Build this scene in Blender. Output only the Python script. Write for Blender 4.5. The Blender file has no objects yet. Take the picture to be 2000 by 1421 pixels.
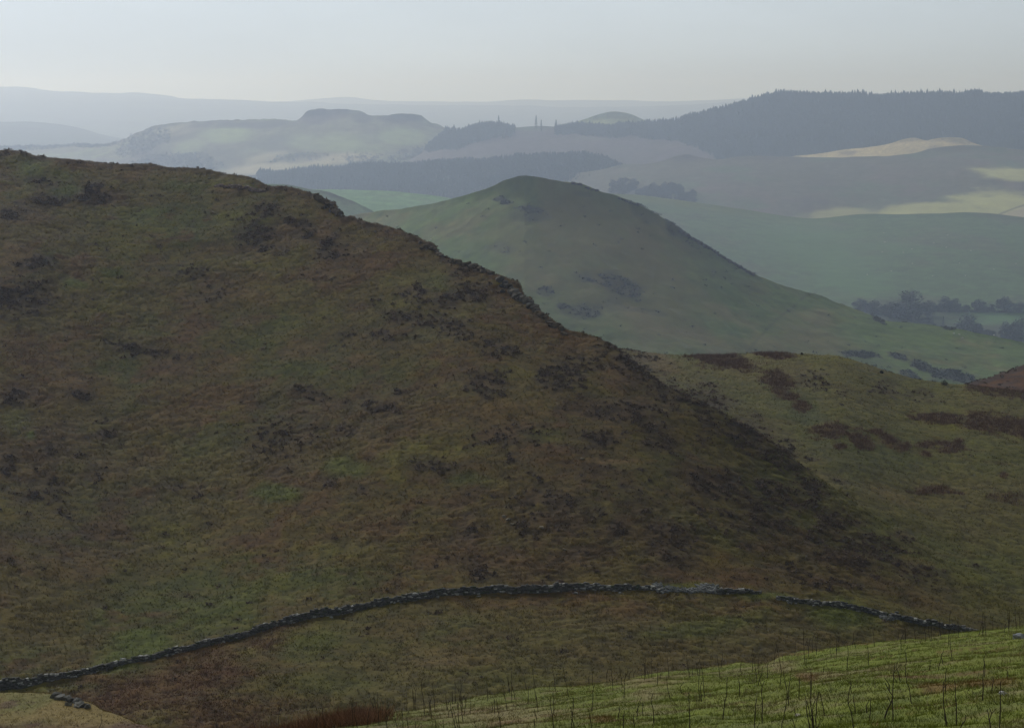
import bpy, math, time
import numpy as np
from mathutils import Vector
R_ = math.radians
T0 = time.time()
scene = bpy.context.scene
COL = scene.collection

# ------------------------------------------------------------ camera
F = 4000.0                       # focal length in pixels of the 2000 px wide photograph
PITCH = math.atan((710.5 - 200.0) / F)
cam_d = bpy.data.cameras.new('camera')
cam_d.sensor_width = 36.0
cam_d.lens = F * 36.0 / 2000.0
cam_d.clip_start = 0.5
cam_d.clip_end = 60000.0
cam = bpy.data.objects.new('camera', cam_d)
COL.objects.link(cam)
cam.location = (0, 0, 0)
cam.rotation_euler = (math.pi / 2 - PITCH, 0, 0)
scene.camera = cam

# ------------------------------------------------------------ light
SUN_AZ, SUN_EL = -34.0, 31.0     # degrees, azimuth from +Y (view direction), minus = left
sdir = Vector((math.sin(R_(SUN_AZ)) * math.cos(R_(SUN_EL)), math.cos(R_(SUN_AZ)) * math.cos(R_(SUN_EL)), math.sin(R_(SUN_EL))))
ZENITH = (0.36, 0.285, 0.195, 1)
SKY_A = (0.395, 0.462, 0.535, 1)
SKY_B = (0.725, 0.852, 0.985, 1)
world = bpy.data.worlds.new('World')
scene.world = world
world.use_nodes = True
wt = world.node_tree
wt.nodes.clear()
def wn(t, **kw):
    n = wt.nodes.new(t)
    for k, v in kw.items(): setattr(n, k, v)
    return n
sky = wn('ShaderNodeTexSky', sky_type='NISHITA', sun_disc=False, sun_elevation=R_(SUN_EL), sun_rotation=R_(SUN_AZ),
         altitude=300.0, air_density=1.0, dust_density=4.0, ozone_density=1.0)
bg_sky = wn('ShaderNodeBackground'); bg_sky.inputs['Strength'].default_value = 0.05
wt.links.new(sky.outputs[0], bg_sky.inputs['Color'])
tc = wn('ShaderNodeTexCoord')
dot = wn('ShaderNodeVectorMath', operation='DOT_PRODUCT'); dot.inputs[1].default_value = sdir
wt.links.new(tc.outputs['Generated'], dot.inputs[0])
mx = wn('ShaderNodeMath', operation='MAXIMUM'); mx.inputs[1].default_value = 0.0
wt.links.new(dot.outputs['Value'], mx.inputs[0])
sep = wn('ShaderNodeSeparateXYZ'); wt.links.new(tc.outputs['Generated'], sep.inputs[0])
hz = wn('ShaderNodeMapRange', interpolation_type='SMOOTHSTEP')      # unseen sky overhead dimmed and warmed to darken the ground, brighter towards the horizon
hz.inputs['From Min'].default_value = 0.04; hz.inputs['From Max'].default_value = 0.75
hz.inputs['To Min'].default_value = 0.0; hz.inputs['To Max'].default_value = 1.0
wt.links.new(sep.outputs['Z'], hz.inputs[0])
cn = wn('ShaderNodeTexNoise'); cn.inputs['Scale'].default_value = 5.0; cn.inputs['Detail'].default_value = 6.0
cmap = wn('ShaderNodeMapping'); cmap.inputs['Scale'].default_value = (1.0, 1.0, 4.0)
wt.links.new(tc.outputs['Generated'], cmap.inputs[0]); wt.links.new(cmap.outputs[0], cn.inputs[0])
cl = wn('ShaderNodeMapRange'); cl.inputs['From Min'].default_value = 0.3; cl.inputs['From Max'].default_value = 0.7
cl.inputs['To Min'].default_value = 0.91; cl.inputs['To Max'].default_value = 1.09
wt.links.new(cn.outputs[0], cl.inputs[0])
gl = wn('ShaderNodeMix', data_type='RGBA')          # overcast: dim blue-grey away from the sun, bright near it
gl.inputs['A'].default_value = SKY_A
gl.inputs['B'].default_value = SKY_B
wt.links.new(mx.outputs[0], gl.inputs['Factor'])
gm = wn('ShaderNodeVectorMath', operation='SCALE')
zc = wn('ShaderNodeMix', data_type='RGBA'); zc.inputs['A'].default_value = (1, 1, 1, 1); zc.inputs['B'].default_value = ZENITH
wt.links.new(hz.outputs[0], zc.inputs['Factor'])
hm = wn('ShaderNodeVectorMath', operation='MULTIPLY'); wt.links.new(gl.outputs['Result'], hm.inputs[0]); wt.links.new(zc.outputs['Result'], hm.inputs[1])
wt.links.new(hm.outputs[0], gm.inputs[0]); wt.links.new(cl.outputs[0], gm.inputs['Scale'])
bg_cl = wn('ShaderNodeBackground'); bg_cl.inputs['Strength'].default_value = 1.0
wt.links.new(gm.outputs[0], bg_cl.inputs['Color'])
ms = wn('ShaderNodeMixShader'); ms.inputs[0].default_value = 0.90
wt.links.new(bg_sky.outputs[0], ms.inputs[1]); wt.links.new(bg_cl.outputs[0], ms.inputs[2])
wo = wn('ShaderNodeOutputWorld'); wt.links.new(ms.outputs[0], wo.inputs['Surface'])

sun_d = bpy.data.lights.new('sun', 'SUN')
sun_d.energy = 2.1
sun_d.angle = R_(22.0)
sun_d.color = (1.0, 0.99, 0.975)
sun = bpy.data.objects.new('sun', sun_d)
COL.objects.link(sun)
sun.rotation_mode = 'QUATERNION'
sun.rotation_quaternion = sdir.to_track_quat('Z', 'Y')

scene.view_settings.view_transform = 'Standard'
scene.view_settings.look = 'None'
scene.view_settings.exposure = 0.0
scene.view_settings.gamma = 1.0
scene.render.engine = 'CYCLES'
cy = scene.cycles
cy.use_denoising = True
cy.max_bounces = 4
cy.diffuse_bounces = 2
cy.volume_bounces = 1
cy.use_adaptive_sampling = True
cy.adaptive_threshold = 0.01

# haze
HAZE_DENSITY = 1.30e-4
HAZE_G = 0.60
HAZE_COLOR = (0.635, 0.755, 1.0)

# ------------------------------------------------------------ helpers: projection, noise, curves
cp, sp = math.cos(PITCH), math.sin(PITCH)
def pt(px, py, D):
    """world point seen at photograph pixel (px, py) at forward distance D"""
    a = (np.asarray(px, float) - 1000.0) / F
    b = (710.5 - np.asarray(py, float)) / F
    s = D / (cp + b * sp)
    return np.stack(np.broadcast_arrays(a * s, D + 0 * a, (b * cp - sp) * s), -1)

def _hash(ix, iy, seed):
    n = (ix.astype(np.int64) * 374761393 + iy.astype(np.int64) * 668265263 + seed * 1274126177) & 0xffffffff
    n = ((n ^ (n >> 13)) * 1274126177) & 0xffffffff
    n = ((n ^ (n >> 16)) * 2246822519) & 0xffffffff
    return ((n ^ (n >> 15)) & 0xffffff) / float(0xffffff)
def noise(x, y, seed=0):
    xi = np.floor(x); yi = np.floor(y)
    u = x - xi; v = y - yi
    u = u * u * u * (u * (u * 6 - 15) + 10); v = v * v * v * (v * (v * 6 - 15) + 10)
    a = _hash(xi, yi, seed); b = _hash(xi + 1, yi, seed); c = _hash(xi, yi + 1, seed); d = _hash(xi + 1, yi + 1, seed)
    return (a * (1 - u) + b * u) * (1 - v) + (c * (1 - u) + d * u) * v
def fbm(x, y, octs=4, seed=0, gain=0.5):
    """about -1..1"""
    t = 0; amp = 1.0; tot = 0
    ca, sa = math.cos(0.7), math.sin(0.7)
    for i in range(octs):
        t = t + amp * (noise(x, y, seed + i * 17) * 2 - 1); tot += amp
        x, y = (ca * x - sa * y) * 2.03 + 13.1, (sa * x + ca * y) * 2.03 + 7.7
        amp *= gain
    return t / tot
def sstep(a, b, x):
    t = np.clip((x - a) / (b - a), 0, 1)
    return t * t * (3 - 2 * t)
def curve(pts):
    P = np.array(pts, float); X, Y = P[:, 0], P[:, 1]
    m = np.gradient(Y, X)
    def f(x):
        x = np.asarray(x, float)
        i = np.clip(np.searchsorted(X, x) - 1, 0, len(X) - 2)
        h = X[i + 1] - X[i]; t = np.clip((x - X[i]) / h, -0.5, 1.5)
        v = (2*t**3 - 3*t**2 + 1) * Y[i] + (t**3 - 2*t**2 + t) * h * m[i] + (-2*t**3 + 3*t**2) * Y[i+1] + (t**3 - t**2) * h * m[i+1]
        lo = np.minimum(Y[i], Y[i+1]) ; hi = np.maximum(Y[i], Y[i+1]); pad = 0.15 * (hi - lo) + 0.5
        v = np.clip(v, lo - pad, hi + pad)
        v = np.where(x < X[0], Y[0] + (x - X[0]) * (Y[1]-Y[0])/(X[1]-X[0]), v)
        v = np.where(x > X[-1], Y[-1] + (x - X[-1]) * (Y[-1]-Y[-2])/(X[-1]-X[-2]), v)
        return v
    return f
def thin_plate(ctrl):
    """smooth log-distance map over the picture through surveyed (px, py, D) points"""
    C = np.array(ctrl, float); p = C[:, :2] / 1000.0; v = np.log(C[:, 2]); n = len(p)
    def U(r2): return 0.5 * r2 * np.log(r2 + 1e-12)
    K = U(((p[:, None] - p[None]) ** 2).sum(-1)) + np.eye(n) * 2e-4
    Pm = np.c_[np.ones(n), p]
    A = np.block([[K, Pm], [Pm.T, np.zeros((3, 3))]])
    w = np.linalg.solve(A, np.r_[v, 0, 0, 0])
    def f(px, py):
        x = np.asarray(px, float) / 1000; y = np.asarray(py, float) / 1000
        t = w[n] + w[n+1] * x + w[n+2] * y
        for i in range(n):
            t = t + w[i] * U((x - p[i, 0])**2 + (y - p[i, 1])**2)
        return np.exp(t)
    return f

# ------------------------------------------------------------ helpers: objects and materials
def tag(o, label=None, cat=None, group=None, kind=None):
    if label: o['label'] = label
    if cat: o['category'] = cat
    if group: o['group'] = group
    if kind: o['kind'] = kind
    return o
def mesh_obj(name, verts, faces, mat, cols=None, smooth=False, parent=None, link=True):
    """verts (N,3); faces (M,k) with one k; cols (N,3) linear"""
    me = bpy.data.meshes.new(name)
    verts = np.ascontiguousarray(verts, np.float32).reshape(-1, 3); faces = np.ascontiguousarray(faces, np.int32)
    M, k = faces.shape
    me.vertices.add(len(verts)); me.vertices.foreach_set('co', verts.ravel())
    me.loops.add(M * k); me.loops.foreach_set('vertex_index', faces.ravel())
    me.polygons.add(M); me.polygons.foreach_set('loop_start', np.arange(0, M * k, k, dtype=np.int32))
    me.polygons.foreach_set('loop_total', np.full(M, k, np.int32))
    me.polygons.foreach_set('use_smooth', np.full(M, smooth, bool))
    me.update(calc_edges=True)
    if cols is not None:
        ca = me.color_attributes.new('tint', 'FLOAT_COLOR', 'POINT')
        c4 = np.ones((len(verts), 4), np.float32); c4[:, :3] = np.asarray(cols).reshape(-1, 3)
        ca.data.foreach_set('color', c4.ravel())
    if mat: me.materials.append(mat)
    o = bpy.data.objects.new(name, me)
    if link: COL.objects.link(o)
    if parent: o.parent = parent
    return o
def empty(name, loc):
    o = bpy.data.objects.new(name, None); COL.objects.link(o); o.location = loc; o.empty_display_size = 0.2
    return o
def copy_tree(o, parent=None):
    c = o.copy(); COL.objects.link(c)
    if parent: c.parent = parent
    for ch in list(o.children): copy_tree(ch, c)
    return c
def material(name, color=None, attr=True, nscale=4.0, namp=0.25, rough=0.95, bump=0.0, bscale=6.0, spec=0.15, trans=0.0):
    m = bpy.data.materials.new(name); m.use_nodes = True
    nt = m.node_tree; b = nt.nodes['Principled BSDF']
    b.inputs['Roughness'].default_value = rough
    b.inputs['Specular IOR Level'].default_value = spec
    tcn = nt.nodes.new('ShaderNodeTexCoord')
    ns = nt.nodes.new('ShaderNodeTexNoise'); ns.inputs['Scale'].default_value = nscale; ns.inputs['Detail'].default_value = 5.0
    ns.inputs['Roughness'].default_value = 0.65
    nt.links.new(tcn.outputs['Object'], ns.inputs['Vector'])
    mr = nt.nodes.new('ShaderNodeMapRange')
    mr.inputs['From Min'].default_value = 0.3; mr.inputs['From Max'].default_value = 0.7
    mr.inputs['To Min'].default_value = 1 - namp; mr.inputs['To Max'].default_value = 1 + namp
    nt.links.new(ns.outputs[0], mr.inputs[0])
    sc = nt.nodes.new('ShaderNodeVectorMath'); sc.operation = 'SCALE'
    if attr:
        at = nt.nodes.new('ShaderNodeAttribute'); at.attribute_name = 'tint'
        nt.links.new(at.outputs['Color'], sc.inputs[0])
    else:
        sc.inputs[0].default_value = color
    nt.links.new(mr.outputs[0], sc.inputs['Scale'])
    nt.links.new(sc.outputs[0], b.inputs['Base Color'])
    if bump > 0:
        n2 = nt.nodes.new('ShaderNodeTexNoise'); n2.inputs['Scale'].default_value = bscale; n2.inputs['Detail'].default_value = 6.0
        nt.links.new(tcn.outputs['Object'], n2.inputs['Vector'])
        bp = nt.nodes.new('ShaderNodeBump'); bp.inputs['Strength'].default_value = 1.0; bp.inputs['Distance'].default_value = bump
        nt.links.new(n2.outputs[0], bp.inputs['Height']); nt.links.new(bp.outputs[0], b.inputs['Normal'])
    return m

M_moor = material('moor_turf', nscale=1.6, namp=0.3, bump=0.05, bscale=3.0)
M_far = material('distant_turf', nscale=0.02, namp=0.15)
M_bank = material('bank_turf', nscale=6.0, namp=0.3, bump=0.03, bscale=9.0)
M_leaf = material('dead_and_green_leaf', nscale=3.0, namp=0.2)
M_stone = material('field_stone', nscale=5.0, namp=0.35, bump=0.03, bscale=9.0)
M_needle = material('needle_foliage', nscale=0.3, namp=0.25)
M_bark = material('bark', color=(0.05, 0.04, 0.032), attr=False, nscale=4.0, namp=0.3)
M_stem = material('dead_stem', color=(0.042, 0.031, 0.022), attr=False, nscale=30.0, namp=0.4)
M_wool = material('wool', color=(0.62, 0.6, 0.54), attr=False, nscale=8.0, namp=0.1)
M_face = material('sheep_skin', color=(0.12, 0.11, 0.1), attr=False, nscale=8.0, namp=0.1)

# ------------------------------------------------------------ terrain sheets
class Sheet:
    """A hill built as one height sheet: visible face from crest to foot plus the far side falling away behind the crest."""
    def __init__(self, name, x0, x1, dx, rows, top, foot, dist, disp=None, back=80.0, brows=14, paint=None, mat=None, kind='structure', rowpow=1.0):
        self.name = name
        px = np.arange(x0, x1 + dx * 0.5, dx); C = len(px)
        t = (np.linspace(0, 1, rows) ** rowpow)[:, None]
        yt = top(px)[None]; yb = foot(px)[None]
        PY = yt + (yb - yt) * t; PX = np.broadcast_to(px, PY.shape)
        Dm = dist(PX, PY)
        V = pt(PX, PY, Dm)
        # far side: leaves the crest along the line of sight, then curves down
        crest = V[0]; e = crest[:, 2] / np.hypot(crest[:, 0], crest[:, 1])
        rad = crest[:, :2] / np.hypot(crest[:, 0], crest[:, 1])[:, None]
        s = (np.linspace(1, 0, brows, endpoint=False)[:, None] ** 1.6) * back
        B = np.empty((brows, C, 3))
        B[..., 0] = crest[:, 0] + rad[:, 0] * s; B[..., 1] = crest[:, 1] + rad[:, 1] * s
        B[..., 2] = crest[:, 2] + e * s - 0.55 * s * s / back
        self.V = np.concatenate([B, V], 0)
        self.PX = np.concatenate([np.broadcast_to(px, (brows, C)), PX], 0)
        self.PY = np.concatenate([np.broadcast_to(yt, (brows, C)), PY], 0)
        self.nb = brows; self.x0 = x0; self.dx = dx; self.rows = rows; self.rowpow = rowpow
        self.top = top; self.foot = foot; self.C = C
        X, Y = self.V[..., 0].copy(), self.V[..., 1].copy()
        self.X, self.Y = X, Y
        if disp is not None: self.V[..., 2] += disp(X, Y, self.PX, self.PY)
        self.tint = paint(self) if paint else None
        Rn = self.V.shape[0]
        idx = np.arange(Rn * C).reshape(Rn, C)
        fc = np.stack([idx[1:, :-1], idx[1:, 1:], idx[:-1, 1:], idx[:-1, :-1]], -1).reshape(-1, 4)
        self.obj = mesh_obj(name, self.V, fc, mat, self.tint, smooth=True)
        self.obj['kind'] = kind
    def at(self, px, py):
        px = np.asarray(px, float); py = np.asarray(py, float)
        yt, yb = self.top(px), self.foot(px)
        t = np.clip((py - yt) / (yb - yt), 0, 1) ** (1 / self.rowpow)
        r = self.nb + t * (self.rows - 1); c = np.clip((px - self.x0) / self.dx, 0, self.C - 1.001)
        r = np.clip(r, 0, self.V.shape[0] - 1.001)
        r0 = r.astype(int); c0 = c.astype(int); fr = (r - r0)[..., None]; fc = (c - c0)[..., None]
        g = self.V
        return (g[r0, c0] * (1 - fc) + g[r0, c0+1] * fc) * (1 - fr) + (g[r0+1, c0] * (1 - fc) + g[r0+1, c0+1] * fc) * fr
    def scatter(self, n, dens, rng, back=False):
        """n random places, density dens(R,C) per unit ground area; returns positions, grid index pairs"""
        V = self.V
        a = V[1:, :-1] - V[:-1, :-1]; b = V[:-1, 1:] - V[:-1, :-1]
        area = np.linalg.norm(np.cross(a, b), axis=-1)
        w = area * dens[:-1, :-1]
        if not back: w[:max(self.nb - 3, 0)] = 0
        w = w.ravel(); cs = np.cumsum(w)
        k = np.searchsorted(cs, rng.random(n) * cs[-1]); k = np.clip(k, 0, len(w) - 1)
        r, c = np.divmod(k, V.shape[1] - 1)
        u = rng.random((n, 1)); v = rng.random((n, 1))
        return V[r, c] * (1-u) * (1-v) + V[r, c+1] * u * (1-v) + V[r+1, c] * (1-u) * v + V[r+1, c+1] * u * v, r, c

def patch_mask(S, patches, soft=0.35, warp=0.6, wl=5.0, seed=0):
    """union of surveyed irregular patches (x0, y0, x1, y1[, tilt deg[, strength]]); the outline is broken up on the ground"""
    PX, PY = S.PX, S.PY
    w1 = fbm(S.X / wl, S.Y / wl, 4, seed + 5, 0.6)
    out = np.zeros(PX.shape)
    for p in patches:
        xa, ya, xb, yb = p[:4]; tilt = R_(p[4]) if len(p) > 4 else 0.0; st = p[5] if len(p) > 5 else 1.0
        cx, cy_ = (xa + xb) / 2, (ya + yb) / 2; rx, ry = (xb - xa) / 2, (yb - ya) / 2
        R = max(rx, ry) * 1.9
        ci = (S.PX[0] > cx - R) & (S.PX[0] < cx + R)
        if not ci.any(): continue
        c0, c1 = np.where(ci)[0][[0, -1]]; sl = (slice(None), slice(c0, c1 + 1))
        dx, dy = PX[sl] - cx, PY[sl] - cy_
        c, s = math.cos(tilt), math.sin(tilt)
        u, v = (dx * c + dy * s) / rx, (-dx * s + dy * c) / ry
        r = np.hypot(u, v) + w1[sl] * warp
        out[sl] = np.maximum(out[sl], st * sstep(1 + soft, 1 - soft, r))
    return out
def mix(a, b, m):
    return a * (1 - m[..., None]) + np.asarray(b) * m[..., None]

# surface colours (linear albedo)
OLIVE = np.array((0.118, 0.096, 0.024)); GREEN = np.array((0.080, 0.106, 0.020)); LIME = np.array((0.145, 0.150, 0.022))
BROWN = np.array((0.115, 0.068, 0.030)); HEATH = np.array((0.066, 0.047, 0.042)); RUST = np.array((0.125, 0.068, 0.042))
TAN = np.array((0.210, 0.160, 0.100)); OCHRE = np.array((0.170, 0.120, 0.050)); GREYG = np.array((0.135, 0.122, 0.062))

exec_after = []
# ============================================================ the near moorland hill
rng = np.random.default_rng(7)
near_D = thin_plate([(0,290,420),(0,450,376),(0,700,325),(0,1000,268),(0,1200,233),(0,1330,213),(0,1421,196),
    (300,325,412),(300,500,370),(300,800,310),(300,1100,256),(300,1275,222),(300,1421,194),
    (600,375,395),(600,600,345),(600,900,287),(600,1195,232),(600,1300,213),(600,1421,194),
    (900,505,360),(900,700,316),(900,950,272),(900,1160,238),(900,1300,212),(900,1421,193),
    (1100,645,328),(1100,850,286),(1100,1000,262),(1100,1152,240),(1100,1300,212),
    (1350,780,303),(1350,900,282),(1350,1050,257),(1350,1160,240),(1350,1300,213),
    (1540,895,292),(1540,1050,263),(1540,1175,240),(1540,1300,216),
    (1780,1080,268),(1780,1205,242),(1780,1300,224),(2000,1195,250),(2000,1300,230),(2000,1421,205)])
near_top = curve([(-80,296),(0,290),(40,292),(62,300),(80,303),(115,308),(160,312),(215,317),(250,318),(300,317),(320,321),(370,325),(415,331),
    (450,339),(490,346),(505,355),(520,363),(560,368),(600,377),(630,387),(645,397),(656,402),(661,416),(690,427),(720,438),(760,446),(790,456),(830,473),(850,480),(858,493),
    (880,504),(920,519),(960,533),(1000,549),(1016,556),(1024,575),(1040,584),(1046,606),(1070,617),(1085,632),(1104,645),(1140,652),(1170,662),(1200,680),(1230,705),(1275,740),(1330,772),(1400,806),
    (1470,845),(1540,893),(1620,948),(1700,1004),(1780,1062),(1860,1114),(2000,1192),(2120,1250)])
near_foot = curve([(-80,1600),(2120,1600)])
def tuss(X, Y):
    wx, wy = X + 0.5 * fbm(X / 4, Y / 4, 2, 7), Y + 0.5 * fbm(X / 4, Y / 4, 2, 8)
    return 0.5 + 0.5 * fbm(wx / 1.25, wy / 1.0, 3, 3, 0.62)
def near_disp(X, Y, PX, PY):
    z = 0.55 * fbm(X / 26, Y / 26, 3, 1) + 0.30 * fbm(X / 7, Y / 7, 3, 2)
    z = z + 0.46 * (tuss(X, Y) - 0.5) * (0.25 + 0.75 * sstep(0.25, 0.75, noise(X / 13, Y / 13, 4)))
    # broken, rocky ground along the brow
    brow = sstep(26, 0, PY - near_top(PX)) * sstep(560, 660, PX) * sstep(1130, 1090, PX)
    z = z + brow * 0.55 * (noise(X / 2.2, Y / 2.2, 6) - 0.35)
    return z
HEATHER = [(1077,686,1140,746,20),(1140,676,1200,735,25,.6),(1190,686,1290,752,38),(1255,735,1335,790,35),(1330,762,1410,810,30),(1356,812,1410,870,30),(1135,843,1215,876),
    (1262,852,1320,888,10),(1052,712,1110,765),(1160,780,1320,838,18),(900,726,980,767),(925,828,1052,873,0,.6),(1350,760,1435,818,30),(1400,830,1560,895,27),
    (1345,923,1450,991,10),(1425,985,1540,1045,15),(1480,942,1575,1000,15),(1560,945,1620,975,20),(1590,1000,1665,1066,30),(1645,1048,1775,1092,18),(1655,1012,1700,1032),
    (1748,1040,1780,1064),(1590,1068,1740,1110,10),(1740,1105,1850,1140,15),(457,437,545,485,15),(555,424,580,442,30),(575,437,625,465,30),(612,452,680,505,35),(492,414,525,426),
    (785,553,850,590,25),(840,576,890,606,25),(770,612,905,640,3),(880,513,905,535),(714,641,768,660,10),(892,556,970,592,22),(880,512,912,535,20),
    (150,361,216,391),(55,341,118,363),(48,383,142,404),(0,405,62,429,0),(42,502,98,530),(0,556,86,612),(320,520,388,545,0,.6),
    (225,676,360,700,8),(183,661,250,678,8),(140,762,170,779),(194,841,226,857),(84,874,111,888),(45,942,130,978,0,.7),(318,948,352,961),(374,958,397,972),(0,885,28,916),(0,758,52,787),
    (582,755,625,779),(706,784,768,804,8),(655,832,694,850,5),(765,756,795,768),(480,812,605,905,-25,.55),(806,892,900,922,5,.8),(630,940,652,954),(696,950,715,964),
    (1185,1025,1225,1044),(1268,1028,1356,1092,20),(1008,1014,1036,1044),(920,1112,960,1136),(905,1032,945,1050),(1335,936,1450,988,5),(1060,960,1130,990,0,.7),(980,965,1050,990,0,.6),
    (1100,1000,1180,1040,0,.6),(1200,960,1300,1010,0,.6),(1500,1120,1700,1150,8,.6),(500,400,560,425,20,.7),(860,640,930,665,0,.6),(940,660,1010,700,0,.6),
    (1110,915,1200,940,0,.6),(640,640,700,660,0,.5),(380,560,440,590,0,.5),(1640,720,1700,760,0,.0)]
DARKZ = [(820,890,1420,1125,5,1),(-40,780,280,1130,0,.75),(450,785,650,915,-20,.8),(150,940,420,1040,0,.5),(1300,930,1740,1120,22,.7),(640,740,900,860,10,.5),(1040,740,1320,860,25,.6),(700,560,960,680,15,.5),(1450,1080,1900,1220,12,.5)]
RUSTY = [(80,1330,330,1410,0,.95),(300,1310,420,1400,-10,.8),(380,1262,470,1345,0,.8),(480,1215,560,1260,-20,.6),(0,640,90,730,0,.7),(280,700,360,735,0,.7),(380,700,470,740,0,.6),(740,660,900,700,5,.5),
    (20,690,200,780,0,.5),(560,650,760,720,0,.45),(900,790,1050,830,0,.6),(1150,1185,1280,1215,0,.5),(720,1205,830,1245,0,.5),(500,1150,560,1200,0,.5),(350,520,520,600,0,.45),(720,430,900,500,30,.4),(1020,860,1120,900,10,.6)]
TANNY = [(0,483,72,532,0,.9),(290,701,352,714,0,.9),(428,695,470,707,0,.9),(613,450,655,464,10,.9),(1150,896,1262,907,3,.8),(400,364,500,376,3,.7),(976,1003,990,1016,0,.9),(1190,900,1250,906),
    (900,770,1020,800,0,.5),(780,1250,960,1310,0,.5),(700,870,760,890,0,.5),(1240,690,1330,720,30,.6),(450,565,540,590,10,.5),(130,315,420,345,5,.45),(1080,650,1180,690,30,.4)]
GREENY = [(25,298,95,350,25,.9),(95,355,156,388,0,1),(60,330,150,360,0,.6),(195,528,245,548,0,.8),(125,540,170,562,0,.8),(640,895,730,935,0,.8),(490,945,570,980,0,.9),(190,1215,350,1295,-25,1),(350,1170,520,1230,-20,.6),
    (880,918,960,945,0,.7),(560,700,640,730,0,.6),(1290,1140,1400,1156,0,.8),(1400,1160,1560,1176,0,.8),(1560,1180,1720,1225,12,.8),(540,1230,700,1280,-8,.6),(560,1300,740,1350,0,.4),(50,840,70,860),(0,800,60,850,0,.4),
    (1010,835,1100,860,0,.6),(830,540,905,575,20,.6),(1280,1210,1480,1240,-10,.6),(230,400,330,430,0,.5),(250,640,330,660,0,.5),(1470,890,1560,940,20,.6)]
LIMEY = [(425,413,515,441,0,.9),(150,400,250,430,0,.6),(1100,740,1200,770,20,.4),(1560,1000,1640,1030,15,.7),(1320,1140,1370,1154,0,.6),(540,410,610,440,0,.5),(1270,800,1330,830,20,.5),(1350,860,1450,900,20,.5)]
E_HOLLOW_SHADE = [(1530,770,1610,835,15,.9),(1490,745,1560,790,40,.6),(1700,850,1800,960,10,.45),(1600,870,1760,940,20,.5)]  # dark green of the hollows, with their shade put into the colour
E_LIME = [(1810,820,1880,842,5,1),(1560,688,1680,712,5,.9),(1480,900,1560,940,20,.6),(1560,1000,1650,1040,20,.6),(1860,1100,1930,1140,10,.4)]
E_TAN = [(1240,690,1330,730,25,.5),(1690,955,1800,985,20,.8),(1400,700,1480,740,0,.5),(1850,750,2000,800,8,.4),(1780,930,2000,960,0,.4),(1520,700,1580,740,0,.5)]
E_RUST = [(1358,691,1480,722,6),(1470,686,1548,699,2),(1480,726,1548,757,15),(1512,758,1558,782,15),(1550,784,1580,803,0),(1576,830,1662,860,5),(1655,845,1704,877,25),(1633,864,1656,879),
    (1698,838,1724,851),(1718,850,1760,874,15),(1750,862,1782,880),(1790,862,1830,878),(1825,858,1885,884,5),(1780,806,1885,826,5),(1876,810,1960,842,8),(1935,818,2060,858,10),(1768,948,1868,964,2),
    (1953,917,1970,929),(1940,958,2030,985,5,.6),(1890,744,2040,775,5,.7),(1800,880,1815,892),(1860,855,1882,868)]
E_HEATH = [(1550,725,1620,760,5,.7),(1700,745,1760,772,20,.8),(1620,760,1660,775,0,.7),(1760,755,1830,780,15,.6),(1200,690,1260,720,30,.5),(1620,932,1660,946,5,.9),(1860,1095,1930,1110,10,.4)]
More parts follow.
